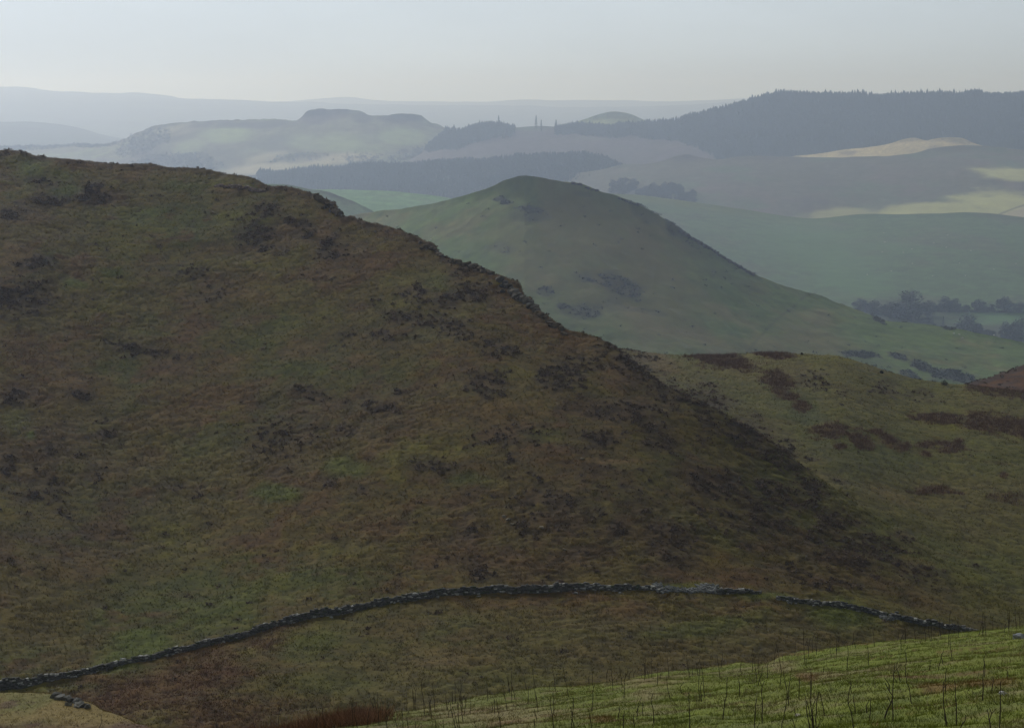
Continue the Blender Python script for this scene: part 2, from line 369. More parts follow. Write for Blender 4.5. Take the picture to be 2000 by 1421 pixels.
def moor_paint(S):
    X, Y = S.X, S.Y
    n1 = fbm(X / 30, Y / 30, 4, 11); n2 = fbm(X / 9, Y / 9, 4, 12, 0.6); n3 = fbm(X / 3.0, Y / 3.0, 4, 13, 0.6); n4 = fbm(X / 1.0, Y / 1.0, 3, 14)
    c = np.broadcast_to(OLIVE, X.shape + (3,)).copy()
    c = mix(c, GREEN, sstep(-0.3, 0.45, n1 + 0.6 * n2 + 0.2 * n3) * 0.8)
    c = mix(c, BROWN, sstep(-0.05, 0.4, -n1 * 0.5 + n2 + 0.4 * n3) * 0.85)
    c = mix(c, LIME, sstep(0.1, 0.55, fbm(X / 14, Y / 14, 4, 15, 0.6) + 0.35 * n3) * 0.65)
    c = mix(c, RUST, sstep(0.12, 0.5, fbm(X / 11, Y / 11, 4, 16, 0.6) + 0.4 * n3) * 0.45)
    c = mix(c, GREYG * (0.9, 1.0, 0.9), sstep(1170, 1230, S.PY) * 0.5 * sstep(450, 700, S.PX))
    c = mix(c, GREYG, sstep(0.05, 0.5, fbm(X / 5, Y / 5, 4, 18, 0.6) + 0.25 * n4) * 0.5)
    # right-hand grassland blends into the moor
    w = np.ones(X.shape) if S.name == 'grassy_brow' else sstep(1440, 1600, S.PX + 60 * n2) * sstep(170, 30, S.PY - near_top(S.PX) + 30 * n2)
    if S.name != 'grassy_brow': w = np.maximum(w, 0.75 * sstep(1200, 1300, S.PX) * sstep(75, 15, S.PY - near_top(S.PX) + 20 * n2))
    c = mix(c, np.array((0.122, 0.130, 0.046)), w * 0.65)
    dz = patch_mask(S, DARKZ, 0.5, 0.7, 12, 3) * (1 - 0.8 * w)
    c = mix(c, (0.084, 0.058, 0.037), dz * (0.3 + 0.6 * sstep(-0.35, 0.35, n3 + n2)))
    c = mix(c, GREEN * (1.15, 1.3, 1.1), patch_mask(S, GREENY, 0.7, 0.9, 5, 1) * 0.85)
    c = mix(c, LIME, patch_mask(S, LIMEY + E_LIME, 0.6, 0.9, 4, 2) * 0.85)
    c = mix(c, RUST, patch_mask(S, RUSTY, 0.6, 1.0, 5, 3) * 0.7)
    c = mix(c, TAN * (0.95, 0.85, 0.9), patch_mask(S, TANNY, 0.5, 0.9, 3, 4) * 0.75)
    c = mix(c, (0.055, 0.078, 0.034), patch_mask(S, E_HOLLOW_SHADE, 0.6, 0.7, 8, 1) * 0.8)
    c = mix(c, TAN, patch_mask(S, E_TAN, 0.6, 0.9, 6, 4) * 0.4)
    S.rust = patch_mask(S, E_RUST, 0.4, 0.9, 3, 5)
    c = mix(c, RUST * (1.0, 1.1, 1.1), S.rust * 0.7)
    frag = fbm(X / 1.5, Y / 1.9, 3, 23, 0.6)
    hp = patch_mask(S, HEATHER + E_HEATH, 0.55, 1.15, 3.5, 6)
    halo = patch_mask(S, [(p[0] - 14, p[1] - 7, p[2] + 14, p[3] + 7) + tuple(p[4:]) for p in HEATHER], 1.0, 1.2, 5, 8)
    c = mix(c, (0.088, 0.060, 0.042), halo * 0.45)
    crest = sstep(16, 2, S.PY - S.top(S.PX) + 7 * n3) * sstep(1200, 1000, S.PX)
    c = mix(c, (0.095, 0.060, 0.045), crest * 0.7)
    wild = sstep(0.30, 0.5, fbm(X / 4.5, Y / 4.5, 5, 19, 0.65) + 0.12 * n1 + 0.12 * dz) * (0.35 + 0.5 * dz) * (1 - 0.8 * w)
    S.heath = np.clip(hp * (0.45 + 0.75 * sstep(-0.35, 0.2, frag)), 0, 1)
    S.heath = np.maximum(S.heath, wild * sstep(-0.2, 0.3, frag))
    S.heath = np.maximum(S.heath, 0.5 * crest * sstep(-0.1, 0.3, frag))
    c = mix(c, HEATH, S.heath * 0.7)
    rel = 0.70 + 0.60 * sstep(0.2, 0.8, tuss(X, Y) + 0.12 * n4)  # pale grass tips, plus lit tops and shaded hollows painted into the tint
    return c * rel[..., None] * np.array((0.72, 0.65, 0.38))
moor = Sheet('moor_hill', -80, 2100, 1.7, 640, near_top, near_foot, near_D, near_disp, back=70, brows=16, paint=moor_paint, mat=M_moor)

# ============================================================ the lower brow behind it on the right
brow_top = curve([(1100,690),(1200,681),(1250,688),(1300,693),(1360,694),(1420,693),(1480,689),(1540,689),(1600,692),(1650,698),(1690,710),(1730,724),(1790,740),(1850,748),(1890,751),(1950,758),(2000,764),(2120,775)])
brow_foot = curve([(1100,1330),(2120,1330)])
_Dc = curve([(1000,418),(1300,415),(1500,418),(1700,412),(1900,402),(2150,398)])
_gap = curve([(1000,52),(1250,48),(1400,38),(1540,20),(1640,6),(1740,1.5),(2150,1.0)])
_ye = curve([(1000,740),(1150,745),(1250,760),(1330,782),(1400,812),(1540,893),(1620,948),(1700,1004),(1780,1062),(1860,1114),(2000,1192),(2150,1260)])
def brow_D(px, py):
    x = px[:1]; yt = brow_top(x); ye = sum(_ye(x + k) for k in (-60, -30, 0, 30, 60)) / 5
    De = near_D(x, ye) + _gap(x); Dc = _Dc(x)
    t = np.maximum((py - yt) / (ye - yt), 0)
    inner = Dc * (De / Dc) ** (np.minimum(t, 1) ** 0.85)
    return np.where(t <= 1, inner, De * np.exp(-np.maximum(py - ye, 0) * 0.00045))
def brow_disp(X, Y, PX, PY):
    return 0.5 * fbm(X / 24, Y / 24, 3, 31) + 0.25 * fbm(X / 7, Y / 7, 3, 32) + 0.36 * (tuss(X, Y) - 0.5)
brow = Sheet('grassy_brow', 1100, 2100, 1.7, 330, brow_top, brow_foot, brow_D, brow_disp, back=80, brows=14, paint=moor_paint, mat=M_moor)

# small heathery knoll cut by the right edge of the picture
kn_top = curve([(1850,775),(1880,756),(1900,747),(1930,738),(1960,727),(2000,713),(2060,700),(2120,695)])
kn_foot = curve([(1850,860),(2120,860)])
def kn_paint(S):
    n = fbm(S.X / 6, S.Y / 6, 4, 41, 0.6)
    c = mix(np.broadcast_to(BROWN * (1.1, .9, .9), S.X.shape + (3,)), HEATH, sstep(-0.2, 0.3, n + 0.8 * sstep(12, 0, S.PY - kn_top(S.PX))) * 0.85)
    S.heath = sstep(0.0, 0.4, n + 0.5 * sstep(10, 0, S.PY - kn_top(S.PX)))
    return c
knoll = Sheet('heather_knoll', 1850, 2100, 2.0, 70, kn_top, kn_foot, lambda x, y: 480 - 0.45 * (y - 700), lambda X, Y, a, b: 0.4 * fbm(X / 5, Y / 5, 4, 42), back=60, brows=10, paint=kn_paint, mat=M_moor)
# ============================================================ farther hills
DIST = 1.95
def smoothed(c, w=70.0):
    return lambda x: sum(c(np.asarray(x, float) + k * w / 3) for k in range(-4, 5)) / 9.0
def ramp(top, foot, d0, d1, g=0.75, sm=70.0):
    ts = smoothed(top, sm)
    def f(px, py):
        px1 = np.asarray(px)[:1] if np.ndim(px) == 2 else px
        tt = ts(px1)
        t = (py - tt) / (foot(px1) - tt)
        t = np.where(t > 0.04, t, 0.04 * np.exp((t - 0.04) / 0.04)) 
        g_ = g
        k_ = DIST if (d0(1000.0) if callable(d0) else d0) < 7000 else 1.0
        a = d0(px) if callable(d0) else d0; b = d1(px) if callable(d1) else d1
        return k_ * a * (b / a) ** (t ** g_)
    return f
def far_disp(a1, l1, a2, l2, s):
    return lambda X, Y, px, py: a1 * fbm(X / l1, Y / l1, 3, s) + a2 * fbm(X / l2, Y / l2, 4, s + 50)
def base_paint(S, cols, wl, seed):
    """a base colour with two others broken over it"""
    X, Y = S.X, S.Y
    c = np.broadcast_to(np.array(cols[0]), X.shape + (3,)).copy()
    for i, k in enumerate(cols[1:]):
        n = fbm(X / wl, Y / wl, 5, seed + i * 31, 0.6)
        c = mix(c, k, sstep(-0.05, 0.5, n) * 0.75)
    fn = fbm(X / (wl * 0.12), Y / (wl * 0.12), 4, seed + 9, 0.65)
    return c * (1 + 0.38 * fn)[..., None]
PASTURE = np.array((0.090, 0.138, 0.032)); ROUGH = np.array((0.175, 0.140, 0.055)); SCRUB = np.array((0.045, 0.042, 0.040)); HEATHB = np.array((0.070, 0.055, 0.055))

# green rounded hill in the middle
g_top = curve([(560,440),(640,432),(700,420),(760,411),(800,406),(850,396),(890,388),(930,377),(965,363),(1000,350),(1020,346),(1045,348),(1070,353),(1110,357),(1140,359),(1160,366),(1175,373),(1200,380),(1235,391),(1260,405),
    (1310,435),(1350,465),(1390,490),(1440,520),(1480,540),(1530,558),(1580,571),(1630,588),(1680,606),(1720,622),(1750,628),(1800,633),(1850,642),(1900,652),(1950,660),(2000,668),(2120,690)])
g_foot = curve([(560,760),(1200,800),(2120,860)])
def g_paint(S):
    c = base_paint(S, (PASTURE, (0.108, 0.138, 0.038), (0.145, 0.128, 0.045)), 60, 61)
    c = mix(c, ROUGH * 0.95, patch_mask(S, [(1000,400,1400,560,25,.7),(1100,540,1420,700,20,.6),(950,450,1150,560,20,.5),(1180,440,1330,520,25,.8),(1500,620,1650,700,10,.5),(1100,380,1240,420,10,.5)], 0.7, 0.7, 40, 62))
    c = mix(c, SCRUB, patch_mask(S, [(1150,535,1260,575,10,.7),(1110,590,1180,625,0,.7),(1010,402,1060,416,0,.8),(960,388,990,396),(1000,412,1060,430,0,.5),(1050,560,1080,575,0,.6),(950,470,1010,500,0,.4),(1180,560,1220,620,0,.4),(1290,425,1340,460,40,.8),(1330,455,1480,540,33,.35),
        (1235,395,1300,430,30,.5),(1640,686,1718,704,8),(1728,690,1772,704,20,.8),(1780,710,1820,726,15),(1812,727,1900,753,12),(1755,728,1798,742,15,.8),(1660,700,1740,722,15,.5),(1700,618,1732,630,30,.9),(1840,638,1862,648,15,.9),
        (1090,590,1110,600),(1240,600,1300,612,10,.4),(975,395,1000,402),(1120,372,1160,384,0,.4)], 0.4, 0.8, 18, 63) * 0.8)
    # the old boundary running down the slope
    ln = np.interp(S.PY, [560, 575, 600, 640, 690, 760], [1590, 1578, 1545, 1500, 1455, 1400])
    c = mix(c, SCRUB, sstep(7, 1.0, np.abs(S.PX - ln) + 3 * fbm(S.X / 8, S.Y / 8, 2, 64)) * sstep(562, 572, S.PY) * 0.3)
    return c
ghill = Sheet('green_hill', 560, 2120, 3.0, 190, g_top, g_foot, ramp(g_top, g_foot, curve([(560,960),(1020,870),(1580,870),(2120,840)]), 700, 1.0, 170.0), far_disp(3.0, 90, 1.3, 16, 65), back=260, brows=12, paint=g_paint, mat=M_far)

# small shoulder left of the green hill
s_top = curve([(500,360),(570,362),(600,368),(640,375),(665,385),(690,394),(710,404),(727,413),(760,430),(820,460)])
s_foot = curve([(500,520),(820,560)])
shoulder = Sheet('rough_shoulder', 500, 820, 3.0, 60, s_top, s_foot, ramp(s_top, s_foot, 1250, 1000), far_disp(1.5, 60, 0.9, 12, 70), back=200, brows=10,
    paint=lambda S: mix(base_paint(S, ((0.09, 0.14, 0.055), HEATHB), 40, 71), PASTURE, sstep(650, 620, S.PX) * 0.5), mat=M_far)

# pasture behind the shoulder
p_top = curve([(440,365),(540,364),(590,369),(640,370),(700,371),(760,373),(800,377),(850,382),(900,391),(960,405)])
p_foot = curve([(440,520),(960,560)])
pasture = Sheet('pale_pasture', 440, 960, 3.0, 60, p_top, p_foot, ramp(p_top, p_foot, 1750, 1380), far_disp(1.0, 90, 0.3, 15, 72), back=260, brows=10,
    paint=lambda S: base_paint(S, ((0.115, 0.230, 0.080), (0.14, 0.22, 0.09)), 90, 73), mat=M_far)

# long green slope on the right
h_top = curve([(1080,375),(1180,378),(1240,381),(1300,388),(1360,396),(1420,404),(1480,413),(1540,422),(1590,426),(1640,421),(1700,417),(1760,418),(1830,417),(1880,415),(1930,417),(2000,424),(2140,440)])
h_foot = curve([(1080,760),(2140,800)])
def h_paint(S):
    c = base_paint(S, ((0.070, 0.120, 0.042), (0.085, 0.100, 0.050)), 110, 75)
    c = mix(c, LIME * 1.0, sstep(22, 4, S.PY - h_top(S.PX)) * 0.45 * sstep(1750, 1300, S.PX))
    c = mix(c, (0.080, 0.165, 0.058), patch_mask(S, [(1480,440,1700,520,10,.6),(1640,470,1780,490,0,.6),(1600,520,1740,580,10,.6),(1840,608,2060,632,0,.9)], 0.6, 0.4, 60, 76))
    c = mix(c, SCRUB, patch_mask(S, [(1640,590,1900,665,5,.9),(1880,632,2100,680,3,.9)], 0.4, 0.5, 30, 77) * 0.7)
    return c
slope = Sheet('long_green_slope', 1080, 2140, 3.0, 150, h_top, h_foot, ramp(h_top, h_foot, 1950, 1120, 0.85), far_disp(2.0, 160, 0.4, 25, 78), back=300, brows=10, paint=h_paint, mat=M_far)

# brown moorland ridge; sunlight on its right-hand fields is put into their colour
i_top = curve([(1080,345),(1180,330),(1220,321),(1270,318),(1300,312),(1325,304),(1342,302),(1365,308),(1390,311),(1450,306),(1500,306),(1560,307),(1640,308),(1700,306),(1730,307),(1780,301),(1830,290),(1870,286),(1910,285),(1960,288),(2000,292),(2140,300)])
i_foot = curve([(1080,560),(2140,560)])
def i_paint(S):
    c = base_paint(S, ((0.095, 0.090, 0.060), (0.115, 0.085, 0.072), (0.070, 0.110, 0.050)), 130, 80)
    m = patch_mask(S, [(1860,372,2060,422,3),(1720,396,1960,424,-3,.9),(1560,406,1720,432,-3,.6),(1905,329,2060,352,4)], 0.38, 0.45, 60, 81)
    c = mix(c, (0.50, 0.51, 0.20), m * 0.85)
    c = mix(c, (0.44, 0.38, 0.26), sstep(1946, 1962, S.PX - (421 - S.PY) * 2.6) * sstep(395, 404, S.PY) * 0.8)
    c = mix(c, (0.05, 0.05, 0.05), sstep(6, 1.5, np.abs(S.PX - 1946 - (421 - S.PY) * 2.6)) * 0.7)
    c = mix(c, HEATHB, patch_mask(S, [(1320,300,1380,318),(1440,304,1560,318,0,.6),(1560,385,1590,425,0,.7),(1600,390,1620,400),(1560,350,1640,380,0,.4)], 0.5, 0.7, 40, 83) * 0.8)
    return c
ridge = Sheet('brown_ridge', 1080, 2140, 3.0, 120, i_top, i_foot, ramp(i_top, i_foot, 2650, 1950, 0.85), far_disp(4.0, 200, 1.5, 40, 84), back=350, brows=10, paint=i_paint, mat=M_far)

# pale field hill behind it, the sunlight on it painted as colour
j_top = curve([(1500,312),(1560,304),(1600,300),(1650,292),(1700,287),(1740,280),(1765,272),(1785,269),(1810,274),(1830,270),(1860,268),(1880,270),(1900,279),(1950,292),(2000,300)])
j_foot = curve([(1500,380),(2000,380)])
jfield = Sheet('sunlit_field', 1500, 2000, 2.5, 60, j_top, j_foot, ramp(j_top, j_foot, 2900, 2700), far_disp(1.0, 150, 0.5, 30, 86), back=250, brows=8,
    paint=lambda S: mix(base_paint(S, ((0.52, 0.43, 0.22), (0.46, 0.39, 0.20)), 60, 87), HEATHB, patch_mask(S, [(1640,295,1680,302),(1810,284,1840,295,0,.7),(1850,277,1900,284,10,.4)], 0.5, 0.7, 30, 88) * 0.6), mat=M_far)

# forested ridge: bare clear-felled slope on the left, plantation on the right
k_top = curve([(760,330),(820,300),(870,262),(900,258),(940,248),(965,244),(985,247),(1003,250),(1030,248),(1060,246),(1090,249),(1150,248),(1200,249),(1260,244),(1320,243),(1370,224),(1410,217),(1450,207),(1480,197),(1520,188),(1590,187),(1620,190),(1650,188),(1700,189),(1750,191),(1800,190),(1850,186),(1900,184),(1950,188),(2000,186),(2140,186)])
k_foot = curve([(760,440),(1400,420),(2140,420)])
def k_paint(S):
    c = base_paint(S, ((0.095, 0.072, 0.075), (0.085, 0.08, 0.065), (0.11, 0.085, 0.075)), 120, 90)
    c = mix(c, (0.13, 0.16, 0.09), patch_mask(S, [(980,246,1090,256,0,.8),(1120,262,1200,275,0,.3)], 0.6, 0.4, 60, 91))
    return mix(c, (0.028, 0.038, 0.030), k_wood(S.PX, S.PY, S.X, S.Y))
def k_wood(px, py, X, Y):
    lo = np.interp(px, [760, 830, 900, 960, 1000, 1080, 1200, 1320, 1390, 1450, 1520, 2140], [296, 296, 291, 270, 262, 262, 265, 272, 300, 420, 420, 420])
    n = 6 * fbm(X / 60, Y / 60, 3, 92)
    a = sstep(3, -3, py - lo + n)
    gap = (px > 1003) & (px < 1082)
    return np.where(gap | (px < 832), 0, a)
forest_hill = Sheet('forest_ridge', 760, 2140, 3.0, 110, k_top, k_foot, ramp(k_top, k_foot, curve([(760,3300),(1080,3350),(1400,3350),(2140,3300)]), curve([(760,2850),(2140,2850)]), 0.9), far_disp(4.0, 250, 1.5, 50, 93), back=500, brows=10, paint=k_paint, mat=M_far)

# low wooded ridge across the middle
l_top = curve([(420,352),(500,342),(540,338),(600,334),(660,330),(740,325),(800,322),(850,319),(900,314),(950,316),(1000,309),(1030,305),(1060,303),(1100,305),(1150,304),(1190,312),(1210,325),(1260,345),(1340,375)])
l_foot = curve([(420,460),(1340,480)])
wooded = Sheet('wooded_ridge', 420, 1340, 3.0, 70, l_top, l_foot, ramp(l_top, l_foot, 2750, 2300, 0.9), far_disp(3.0, 200, 1.0, 40, 96), back=300, brows=8,
    paint=lambda S: base_paint(S, ((0.030, 0.040, 0.033), (0.04, 0.045, 0.038)), 60, 97), mat=M_far)

# craggy hill, far left; its fields coloured brighter to stand in for sun patches
n_top = curve([(-80,288),(0,286),(60,286),(100,287),(160,285),(215,284),(232,276),(260,262),(300,247),(330,242),(400,238),(440,237),(480,236),(540,234),(582,233),(590,228),(598,219),(608,215),(650,213),(690,215),(706,218),(718,224),(740,226),(790,225),(822,228),(834,236),(850,243),(868,250),(900,262),(1000,290),(1100,330)])
_nt = n_top
n_top = lambda x: _nt(x) + 2.4 * fbm(np.asarray(x) / 14.0, 0 * np.asarray(x) + 3.3, 4, 105, 0.6)
n_foot = curve([(-80,400),(1100,440)])
def n_paint(S):
    c = base_paint(S, ((0.19, 0.19, 0.11), (0.11, 0.075, 0.08), (0.24, 0.29, 0.13)), 200, 100)
    c = mix(c, (0.34, 0.42, 0.18), patch_mask(S, [(400,250,490,280,0,.9),(340,275,400,300,-15,.6),(620,262,720,300,5,.7),(740,250,830,285,0,.9),(560,262,640,290,0,.5),(700,255,850,290,0,.5)], 0.5, 0.4, 200, 101))
    c = mix(c, (0.60, 0.54, 0.36), patch_mask(S, [(440,318,600,338,-5,.9),(560,302,720,324,-5,.9),(480,300,560,316,-12,.6),(300,246,380,268,-10,.35)], 0.5, 0.4, 200, 102))
    c = mix(c, (0.045, 0.042, 0.04), patch_mask(S, [(240,262,400,285,-12,.6),(380,240,580,252,-2,.8),(590,214,640,240,0,.4),(690,222,730,240,0,.8),(740,224,835,240,0,.9),(520,300,640,318,-5,.6),(260,285,340,330,0,.8),(800,285,830,320,0,.7),(780,288,800,300),(480,270,580,300,0,.4),(330,288,460,330,0,.4)], 0.5, 0.7, 120, 103) * 0.85)
    return c
crag = Sheet('craggy_hill', -80, 1100, 3.0, 110, n_top, n_foot, ramp(n_top, n_foot, curve([(-80,3700),(300,3550),(700,3500),(1100,3500)]), 3050, 0.9), far_disp(5.0, 300, 3.0, 60, 104), back=700, brows=10, paint=n_paint, mat=M_far)

# pale grassy top peeping over the forest
q_top = curve([(1060,262),(1120,240),(1150,230),(1175,222),(1195,218),(1215,219),(1235,224),(1255,233),(1300,245),(1340,262)])
q_foot = curve([(1060,300),(1340,300)])
qhill = Sheet('pale_hilltop', 1060, 1340, 3.0, 40, q_top, q_foot, ramp(q_top, q_foot, 3650, 3500), far_disp(2.0, 200, 0.8, 40, 106), back=400, brows=8,
    paint=lambda S: base_paint(S, ((0.27, 0.32, 0.12), (0.24, 0.25, 0.11)), 120, 107), mat=M_far)

# farthest ranges
o_top = curve([(-100,165),(0,169),(60,171),(110,178),(190,181),(220,182),(260,182),(330,187),(350,191),(400,193),(500,196),(560,198),(640,200),(760,203),(900,205),(1000,207),(1150,208),(1300,205),(1400,200),(1500,196),(1700,196),(2100,196)])
_ot = o_top
o_top = lambda x: _ot(x) + 1.3 * fbm(np.asarray(x) / 45.0, 0 * np.asarray(x) + 1.3, 4, 107, 0.6)
o_foot = curve([(-100,310),(2100,310)])
farr = Sheet('distant_range', -100, 2100, 5.0, 50, o_top, o_foot, ramp(o_top, o_foot, 17500, 11000), far_disp(12, 900, 6, 150, 108), back=1500, brows=8,
    paint=lambda S: base_paint(S, ((0.07, 0.08, 0.06), (0.10, 0.12, 0.07)), 500, 109), mat=M_far)
r_top = curve([(-100,232),(0,238),(80,240),(140,248),(200,262),(260,272),(400,290),(700,300)])
r_foot = curve([(-100,330),(700,330)])
lowr = Sheet('distant_lowland', -100, 700, 5.0, 40, r_top, r_foot, ramp(r_top, r_foot, 10500, 8000), far_disp(6, 500, 4, 120, 110), back=900, brows=8,
    paint=lambda S: base_paint(S, ((0.07, 0.085, 0.06), (0.05, 0.05, 0.045)), 300, 111), mat=M_far)
o2_top = curve([(500,203),(620,194),(680,190),(720,195),(850,198),(950,199),(1040,196),(1080,197),(1150,195),(1300,197),(1400,196),(1440,194),(1600,198),(2100,200)])
farr2 = Sheet('faint_range', 500, 2100, 5.0, 30, o2_top, curve([(500,260),(2100,260)]), ramp(o2_top, curve([(500,260),(2100,260)]), 21000, 16500), far_disp(10, 1200, 5, 200, 112), back=1500, brows=8,
    paint=lambda S: base_paint(S, ((0.07, 0.08, 0.06), (0.10, 0.12, 0.07)), 500, 113), mat=M_far)

# the ground under and between the hills, out to the horizon
gd = np.concatenate([[-400, -60, 0, 40, 90, 150, 200, 260, 350, 450, 600], np.geomspace(800, 24000, 40)])
gz = np.interp(gd, [-400, 0, 60, 200, 400, 700, 1100, 2000, 5000, 9000, 24000], [-4, -4, -24, -68, -72, -112, -235, -345, -420, -470, -500])
ga = np.linspace(-0.62, 0.62, 60)
GY = np.broadcast_to(gd[:, None], (len(gd), 60)); GX = ga[None] * (np.abs(GY) + 500)
GV = np.stack([GX, GY, gz[:, None] + 0 * GX], -1)
gi = np.arange(len(gd) * 60).reshape(len(gd), 60)
gf = np.stack([gi[:-1, :-1], gi[:-1, 1:], gi[1:, 1:], gi[1:, :-1]], -1).reshape(-1, 4)
ground = mesh_obj('ground', GV, gf, M_far, np.broadcast_to(np.array((0.06, 0.085, 0.04)), GV.shape), smooth=True)
ground['kind'] = 'structure'
print('terrain', round(time.time() - T0, 1))
# ============================================================ ground cover, stones, trees, animals
def tri_obj(name, T, Cc, mat, kind=None):
    """T (N,3,3) loose triangles, Cc (N,3) colours"""
    n = len(T)
    o = mesh_obj(name, T.reshape(-1, 3), np.arange(n * 3).reshape(n, 3), mat, np.repeat(Cc, 3, axis=0))
    if kind: o['kind'] = kind
    return o
def blades(P, Cc, k, h, w, spread, lean, rng, var=0.18):
    N = len(P); h = np.broadcast_to(h, (N,))
    B = P[:, None] + np.concatenate([rng.normal(0, spread, (N, k, 2)), np.full((N, k, 1), -0.03)], -1)
    a = rng.random((N, k)) * 2 * np.pi
    side = np.stack([np.cos(a), np.sin(a) * 0.6, 0 * a], -1) * (w / 2)
    hh = h[:, None] * rng.uniform(0.6, 1.25, (N, k))
    tip = B + np.concatenate([rng.normal(0, lean, (N, k, 2)) * hh[..., None], hh[..., None]], -1)
    T = np.stack([B - side, B + side, tip], 2).reshape(-1, 3, 3)
    col = np.repeat(Cc, k, 0) * rng.uniform(1 - var, 1 + var, (N * k, 1))
    return T, col
def leaf_domes(P, Cc, r, h, k, s, rng, var=0.25):
    """low bushy clumps made of many small leaf triangles spread through a dome"""
    N = len(P); r = np.broadcast_to(r, (N,))[:, None, None]; h = np.broadcast_to(h, (N,))[:, None, None]
    d = rng.normal(0, 1, (N, k, 3)); d /= np.linalg.norm(d, axis=-1, keepdims=True); d[..., 2] = np.abs(d[..., 2])
    q = rng.random((N, k, 1)) ** 0.35
    c = P[:, None] + d * q * np.concatenate([r, r, h], -1)
    v = rng.normal(0, 1, (N, k, 3, 3)) * (s * 0.6) * (r[..., None] / r.mean())
    T = (c[:, :, None] + v).reshape(-1, 3, 3)
    return T, np.repeat(Cc, k, 0) * rng.uniform(1 - var, 1 + var, (N * k, 1))
def vis(S, y0=0, y1=1450):
    return ((S.PY >= y0) & (S.PY < y1) & (S.PX > -40) & (S.PX < 2040)).astype(float)

# heather
rh = np.random.default_rng(11)
T, Cc = [], []
for S, n in ((moor, 15000), (brow, 1300), (knoll, 1500)):
    P, r, c = S.scatter(n, vis(S) * (S.heath ** 1.5 + (0.004 if S is moor else 0.002)), rh, back=(S is not brow))
    base = np.array((0.100, 0.070, 0.050))[None] * rh.uniform(0.7, 1.35, (n, 1)) + rh.uniform(0, 0.012, (n, 1)) * np.array((1.0, 0.6, 0.3))
    rr = rh.uniform(0.16, 0.52, n)
    t, cc = leaf_domes(P, base, rr, rr * 0.8, 20, 0.15, rh); T.append(t); Cc.append(cc)
tri_obj('heather', np.concatenate(T), np.concatenate(Cc), M_leaf, 'stuff')

# rough moor grass
rg = np.random.default_rng(12)
T, Cc = [], []
for S, n in ((moor, 130000), (brow, 30000)):
    P, r, c = S.scatter(n, vis(S) * (1 - 0.8 * S.heath) * (0.35 + noise(S.X / 3, S.Y / 3, 201) ** 2) * (S.Y / 300) ** -1.0, rg, back=True)
    base = S.tint[r, c] * rg.uniform(1.0, 1.9, (n, 1)) + np.array((0.022, 0.018, 0.006))
    t, cc = blades(P, base, 4, rg.uniform(0.14, 0.38, n), 0.06, 0.10, 0.5, rg); T.append(t); Cc.append(cc)
tri_obj('rough_grass', np.concatenate(T), np.concatenate(Cc), M_leaf, 'stuff')

# rusty dead bracken and rushes
rb = np.random.default_rng(13)
P, r, c = brow.scatter(5200, vis(brow) * brow.rust ** 1.5, rb)
base = np.array((0.105, 0.066, 0.048))[None] * rb.uniform(0.6, 1.25, (len(P), 1))
T1, C1 = blades(P, base * 1.7, 8, rb.uniform(0.25, 0.75, len(P)), 0.07, 0.25, 0.35, rb)
rmask = patch_mask(moor, RUSTY[:5] + [(320,1360,560,1421,-5,.6)], 0.6, 1.0, 5, 3) * (0.15 + noise(moor.X / 1.5, moor.Y / 1.5, 77))
P, r, c = moor.scatter(5200, vis(moor) * rmask, rb)
base = np.array((0.190, 0.100, 0.072))[None] * rb.uniform(0.55, 1.25, (len(P), 1))
T2, C2 = blades(P, base, 4, rb.uniform(0.10, 0.28, len(P)), 0.06, 0.2, 0.8, rb)
tri_obj('dead_bracken', np.concatenate([T1, T2]), np.concatenate([C1, C2]), M_leaf, 'stuff')

# gorse and scrub on the green hill
P, r, c = ghill.scatter(1500, sstep(0.11, 0.07, ghill.tint[..., 1]) * (ghill.PY > 352) + 0.004, rb)
T, Cc = leaf_domes(P, np.array((0.055, 0.055, 0.045))[None] * rb.uniform(.6, 1.4, (len(P), 1)), rb.uniform(0.8, 2.6, len(P)), rb.uniform(0.6, 1.8, len(P)), 14, 0.6, rb)
tri_obj('scrub', T, Cc, M_leaf, 'stuff')['label'] = 'dark scrub and bracken on the green hill'

# ------------------------------------------------------------ the bank in front
def kof(py): return -pt(1000.0, py, 1.0)[..., 2]
b_top = curve([(-80,1560),(0,1542),(150,1510),(300,1476),(450,1443),(560,1424),(650,1406),(750,1395),(820,1384),(900,1372),(1000,1351),(1080,1342),(1180,1329),(1260,1319),(1350,1308),(1430,1300),(1500,1295),(1550,1281),(1600,1271),(1680,1262),
    (1720,1256),(1760,1250),(1800,1246),(1850,1239),(1890,1232),(1940,1226),(2000,1220),(2100,1206)])
b_foot = curve([(-80,4200),(2100,4200)])
bts = smoothed(b_top, 60)
b_Dc = curve([(-80,44),(0,46),(560,54),(1000,60),(1500,66),(2000,74),(2100,76)])
def b_D(px, py):
    kt = kof(bts(px[:1])); m = kt - 1.7 / b_Dc(px[:1])
    e = kof(py) - m
    return 1.7 / np.maximum(e, 1.7 / (b_Dc(px[:1]) * 1.12))
def b_disp(X, Y, a, b):
    f = np.clip(Y / 12, 0, 1)
    return f * (0.15 * fbm(X / 3, Y / 3, 3, 301) + 0.07 * fbm(X / 0.9, Y / 0.9, 3, 302))
